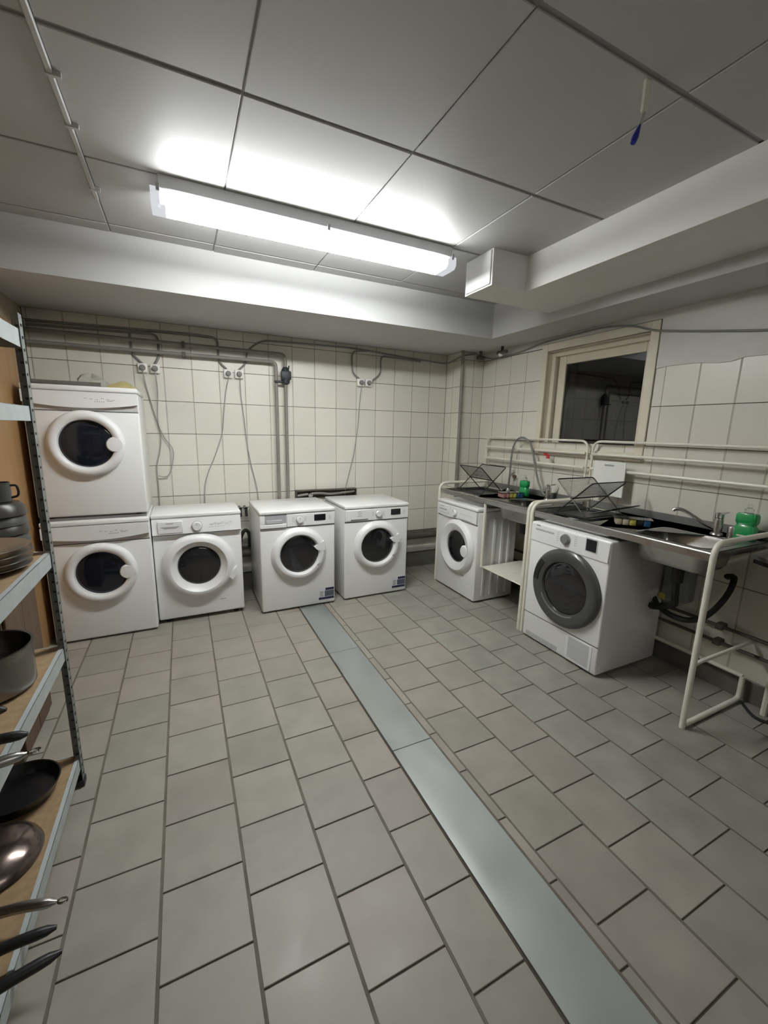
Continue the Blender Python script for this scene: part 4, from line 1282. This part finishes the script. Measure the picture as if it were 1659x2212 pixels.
def bowl(label, loc, r, h, mat, group=None, name='bowl', flip=False, cat='bowl'):
    pr = [(r * (0.80 if flip else 0.55), 0.0), (r * (0.94 if flip else 0.86), h * 0.3), (r, h), (r - 0.006, h), (r * (0.91 if flip else 0.82), h * 0.34), (r * (0.76 if flip else 0.5), 0.006), (0.0005, 0.006)]
    if flip:
        pr = [(a, h - z) for a, z in pr]
    o = one(name, mat, lambda b: lathe(b, pr, (0, 0, 0), 'z', 28, True, False))
    o.location = loc
    return tag(o, label, cat, group)


zz = 0.916
hs = [0.044, 0.042, 0.042, 0.042, 0.042]
names = ['bottom', 'second', 'third', 'fourth', 'topmost']
for i, hh in enumerate(hs):
    bowl('upturned dark bowl in the stack on brown cupboard, %s from below' % names[i] if 0 < i < 4 else 'upturned dark bowl at the %s of the stack on brown cupboard' % ('bottom' if i == 0 else 'top'),
         (-0.776 + 0.004 * (i % 2), 2.365, zz), 0.118 - 0.006 * (i % 2), hh + 0.012, 'dark_crockery' if i % 2 == 0 else 'grey_crockery', 'stacked dark bowls', flip=True)
    zz += hh
o = one('mug', 'grey_crockery', lambda b: (lathe(b, [(0.038, 0.0), (0.042, 0.004), (0.042, 0.088), (0.039, 0.088), (0.039, 0.008), (0.0005, 0.008)], (0, 0, 0), 'z', 22, True)))
o.location = (-0.748, 2.375, zz + 0.0125)
tag(o, 'small dark grey mug standing on top of the bowl stack', 'mug')
one('handle', 'black', lambda b: tube(b, spline([(0.04, 0.0, 0.074), (0.064, 0, 0.07), (0.066, 0, 0.03), (0.04, 0, 0.018)], 5), 0.005, 8), o)

# plates on the middle shelf
zz = 1.018
for i in range(4):
    o = one('plate', 'plate', lambda b: lathe(b, [(0.060, 0.0), (0.075, 0.004), (0.128, 0.018), (0.130, 0.021), (0.124, 0.021), (0.072, 0.009), (0.0005, 0.007)], (0, 0, 0), 'z', 36, True))
    o.location = (-0.606 + 0.003 * (i % 2), 1.690 - 0.004 * i, zz)
    zz += 0.021
    tag(o, 'grey metal plate in pile on middle shelf, ' + ['lowest', 'second lowest', 'second highest', 'topmost'][i], 'plate', 'plates piled on the middle shelf')
o = bowl('small dark bowl on shelf above the plates, at left picture edge', (-0.57, 1.78, 1.549), 0.045, 0.05, 'grey_crockery')

# pots on the shelf below
def pot(label, loc, r, h, mat):
    t = thing('cooking_pot', label, 'pot', loc)
    one('pot_body', mat, lambda b: lathe(b, [(r * 0.92, 0.0), (r, 0.012), (r, h - 0.004), (r + 0.005, h), (r - 0.003, h), (r - 0.004, 0.012), (0.0005, 0.008)], (0, 0, 0), 'z', 40, True), t)
    for a in (-0.2, PI - 0.2):
        one('handle', 'black' if mat != 'pot_steel' else 'steel', lambda b: tube(b, spline([((r - 0.002) * math.cos(a - 0.28), (r - 0.002) * math.sin(a - 0.28), h * 0.78), ((r + 0.03) * math.cos(a - 0.16), (r + 0.03) * math.sin(a - 0.16), h * 0.80),
                                                            ((r + 0.03) * math.cos(a + 0.16), (r + 0.03) * math.sin(a + 0.16), h * 0.80), ((r - 0.002) * math.cos(a + 0.28), (r - 0.002) * math.sin(a + 0.28), h * 0.78)], 5), 0.006, 8), t)
    return t


pt_ = pot('large open steel pot on the shelf below the plates', (-0.625, 1.640, 0.630), 0.128, 0.150, 'pot_steel')
pt_.rotation_euler[2] = PI / 2
pt2 = pot('dark tall pot behind open steel pot on the lower shelf', (-0.775, 1.795, 0.630), 0.075, 0.19, 'dark_crockery')
pt2.rotation_euler[2] = PI / 2


def pan(label, loc, rotz, r, h, mat, L, hmat, tilt=0.0, metal_tip=False, group=None):
    t = thing('frying_pan', label, 'pan', loc, rotz, group)
    t.rotation_euler = (0, tilt, rotz)
    one('pan_body', mat, lambda b: lathe(b, [(r * 0.78, 0.0), (r * 0.86, 0.006), (r, h), (r - 0.005, h), (r * 0.83, 0.010), (0.0005, 0.007)], (0, 0, 0), 'z', 40, True), t)
    hd = one('handle', hmat, lambda b: tube(b, spline([(r * 0.94, 0, h * 0.72), (r + 0.05, 0, h + 0.004), (r + L * 0.6, 0, h + 0.018), (r + L, 0, h + 0.016)], 5), [0.007] * 4 + [0.0135] * 10 + [0.012, 0.005], 10), t)
    if metal_tip:
        one('hanging_ring', 'chrome', lambda b: tube(b, [(r + L + 0.014 + 0.012 * math.cos(a), 0.007 * math.sin(a), h + 0.016) for a in [2 * PI * i / 12 for i in range(13)]], 0.003, 6), hd)
    return t


# pans on the second lowest shelf, handles sticking out to the right
pan('small pan on lower shelf by the steel pot, only its black handle end showing', (-0.735, 1.425, 0.633), -0.10, 0.070, 0.040, 'pan_black', 0.165, 'black')
pan('pan with black handle sticking out over the edge of lower shelf', (-0.690, 1.255, 0.633), 0.0, 0.070, 0.042, 'pan_black', 0.205, 'black')
pan('saucepan with chrome ringed steel handle sticking out of lower shelf', (-0.650, 1.100, 0.633), 0.25, 0.070, 0.046, 'pot_steel', 0.195, 'steel', 0.0, True)

# pans on the lowest shelf
pan('black frying pan with shiny rim on bottom shelf near the post', (-0.628, 1.735, 0.133), 2.4, 0.128, 0.050, 'pan_black', 0.10, 'black')
t = thing('pan_lid', 'large brownish steel pan lid on bottom shelf behind handles', 'lid', (-0.628, 1.475, 0.1325))
one('dome', 'pan_brown', lambda b: lathe(b, [(0.130, 0.0), (0.133, 0.006), (0.127, 0.020), (0.10, 0.044), (0.05, 0.056), (0.0005, 0.059)], (0, 0, 0), 'z', 40, True), t)
one('knob', 'black', lambda b: lathe(b, [(0.010, 0.056), (0.010, 0.068), (0.020, 0.078), (0.016, 0.088)], (0, 0, 0), 'z', 16, True, True), t)
pan('steel saucepan whose steel ringed handle sticks out of bottom shelf', (-0.690, 1.275, 0.1325), -0.24, 0.068, 0.045, 'pot_steel', 0.235, 'steel', 0.0, True)
pan('pan with flat black handle between steel handle and thick black handle', (-0.700, 1.130, 0.1325), 0.015, 0.068, 0.040, 'pan_black', 0.250, 'black')
pan('nearest pan on bottom shelf with thick rounded black handle', (-0.700, 0.985, 0.1325), 0.22, 0.068, 0.045, 'pan_black', 0.285, 'black')
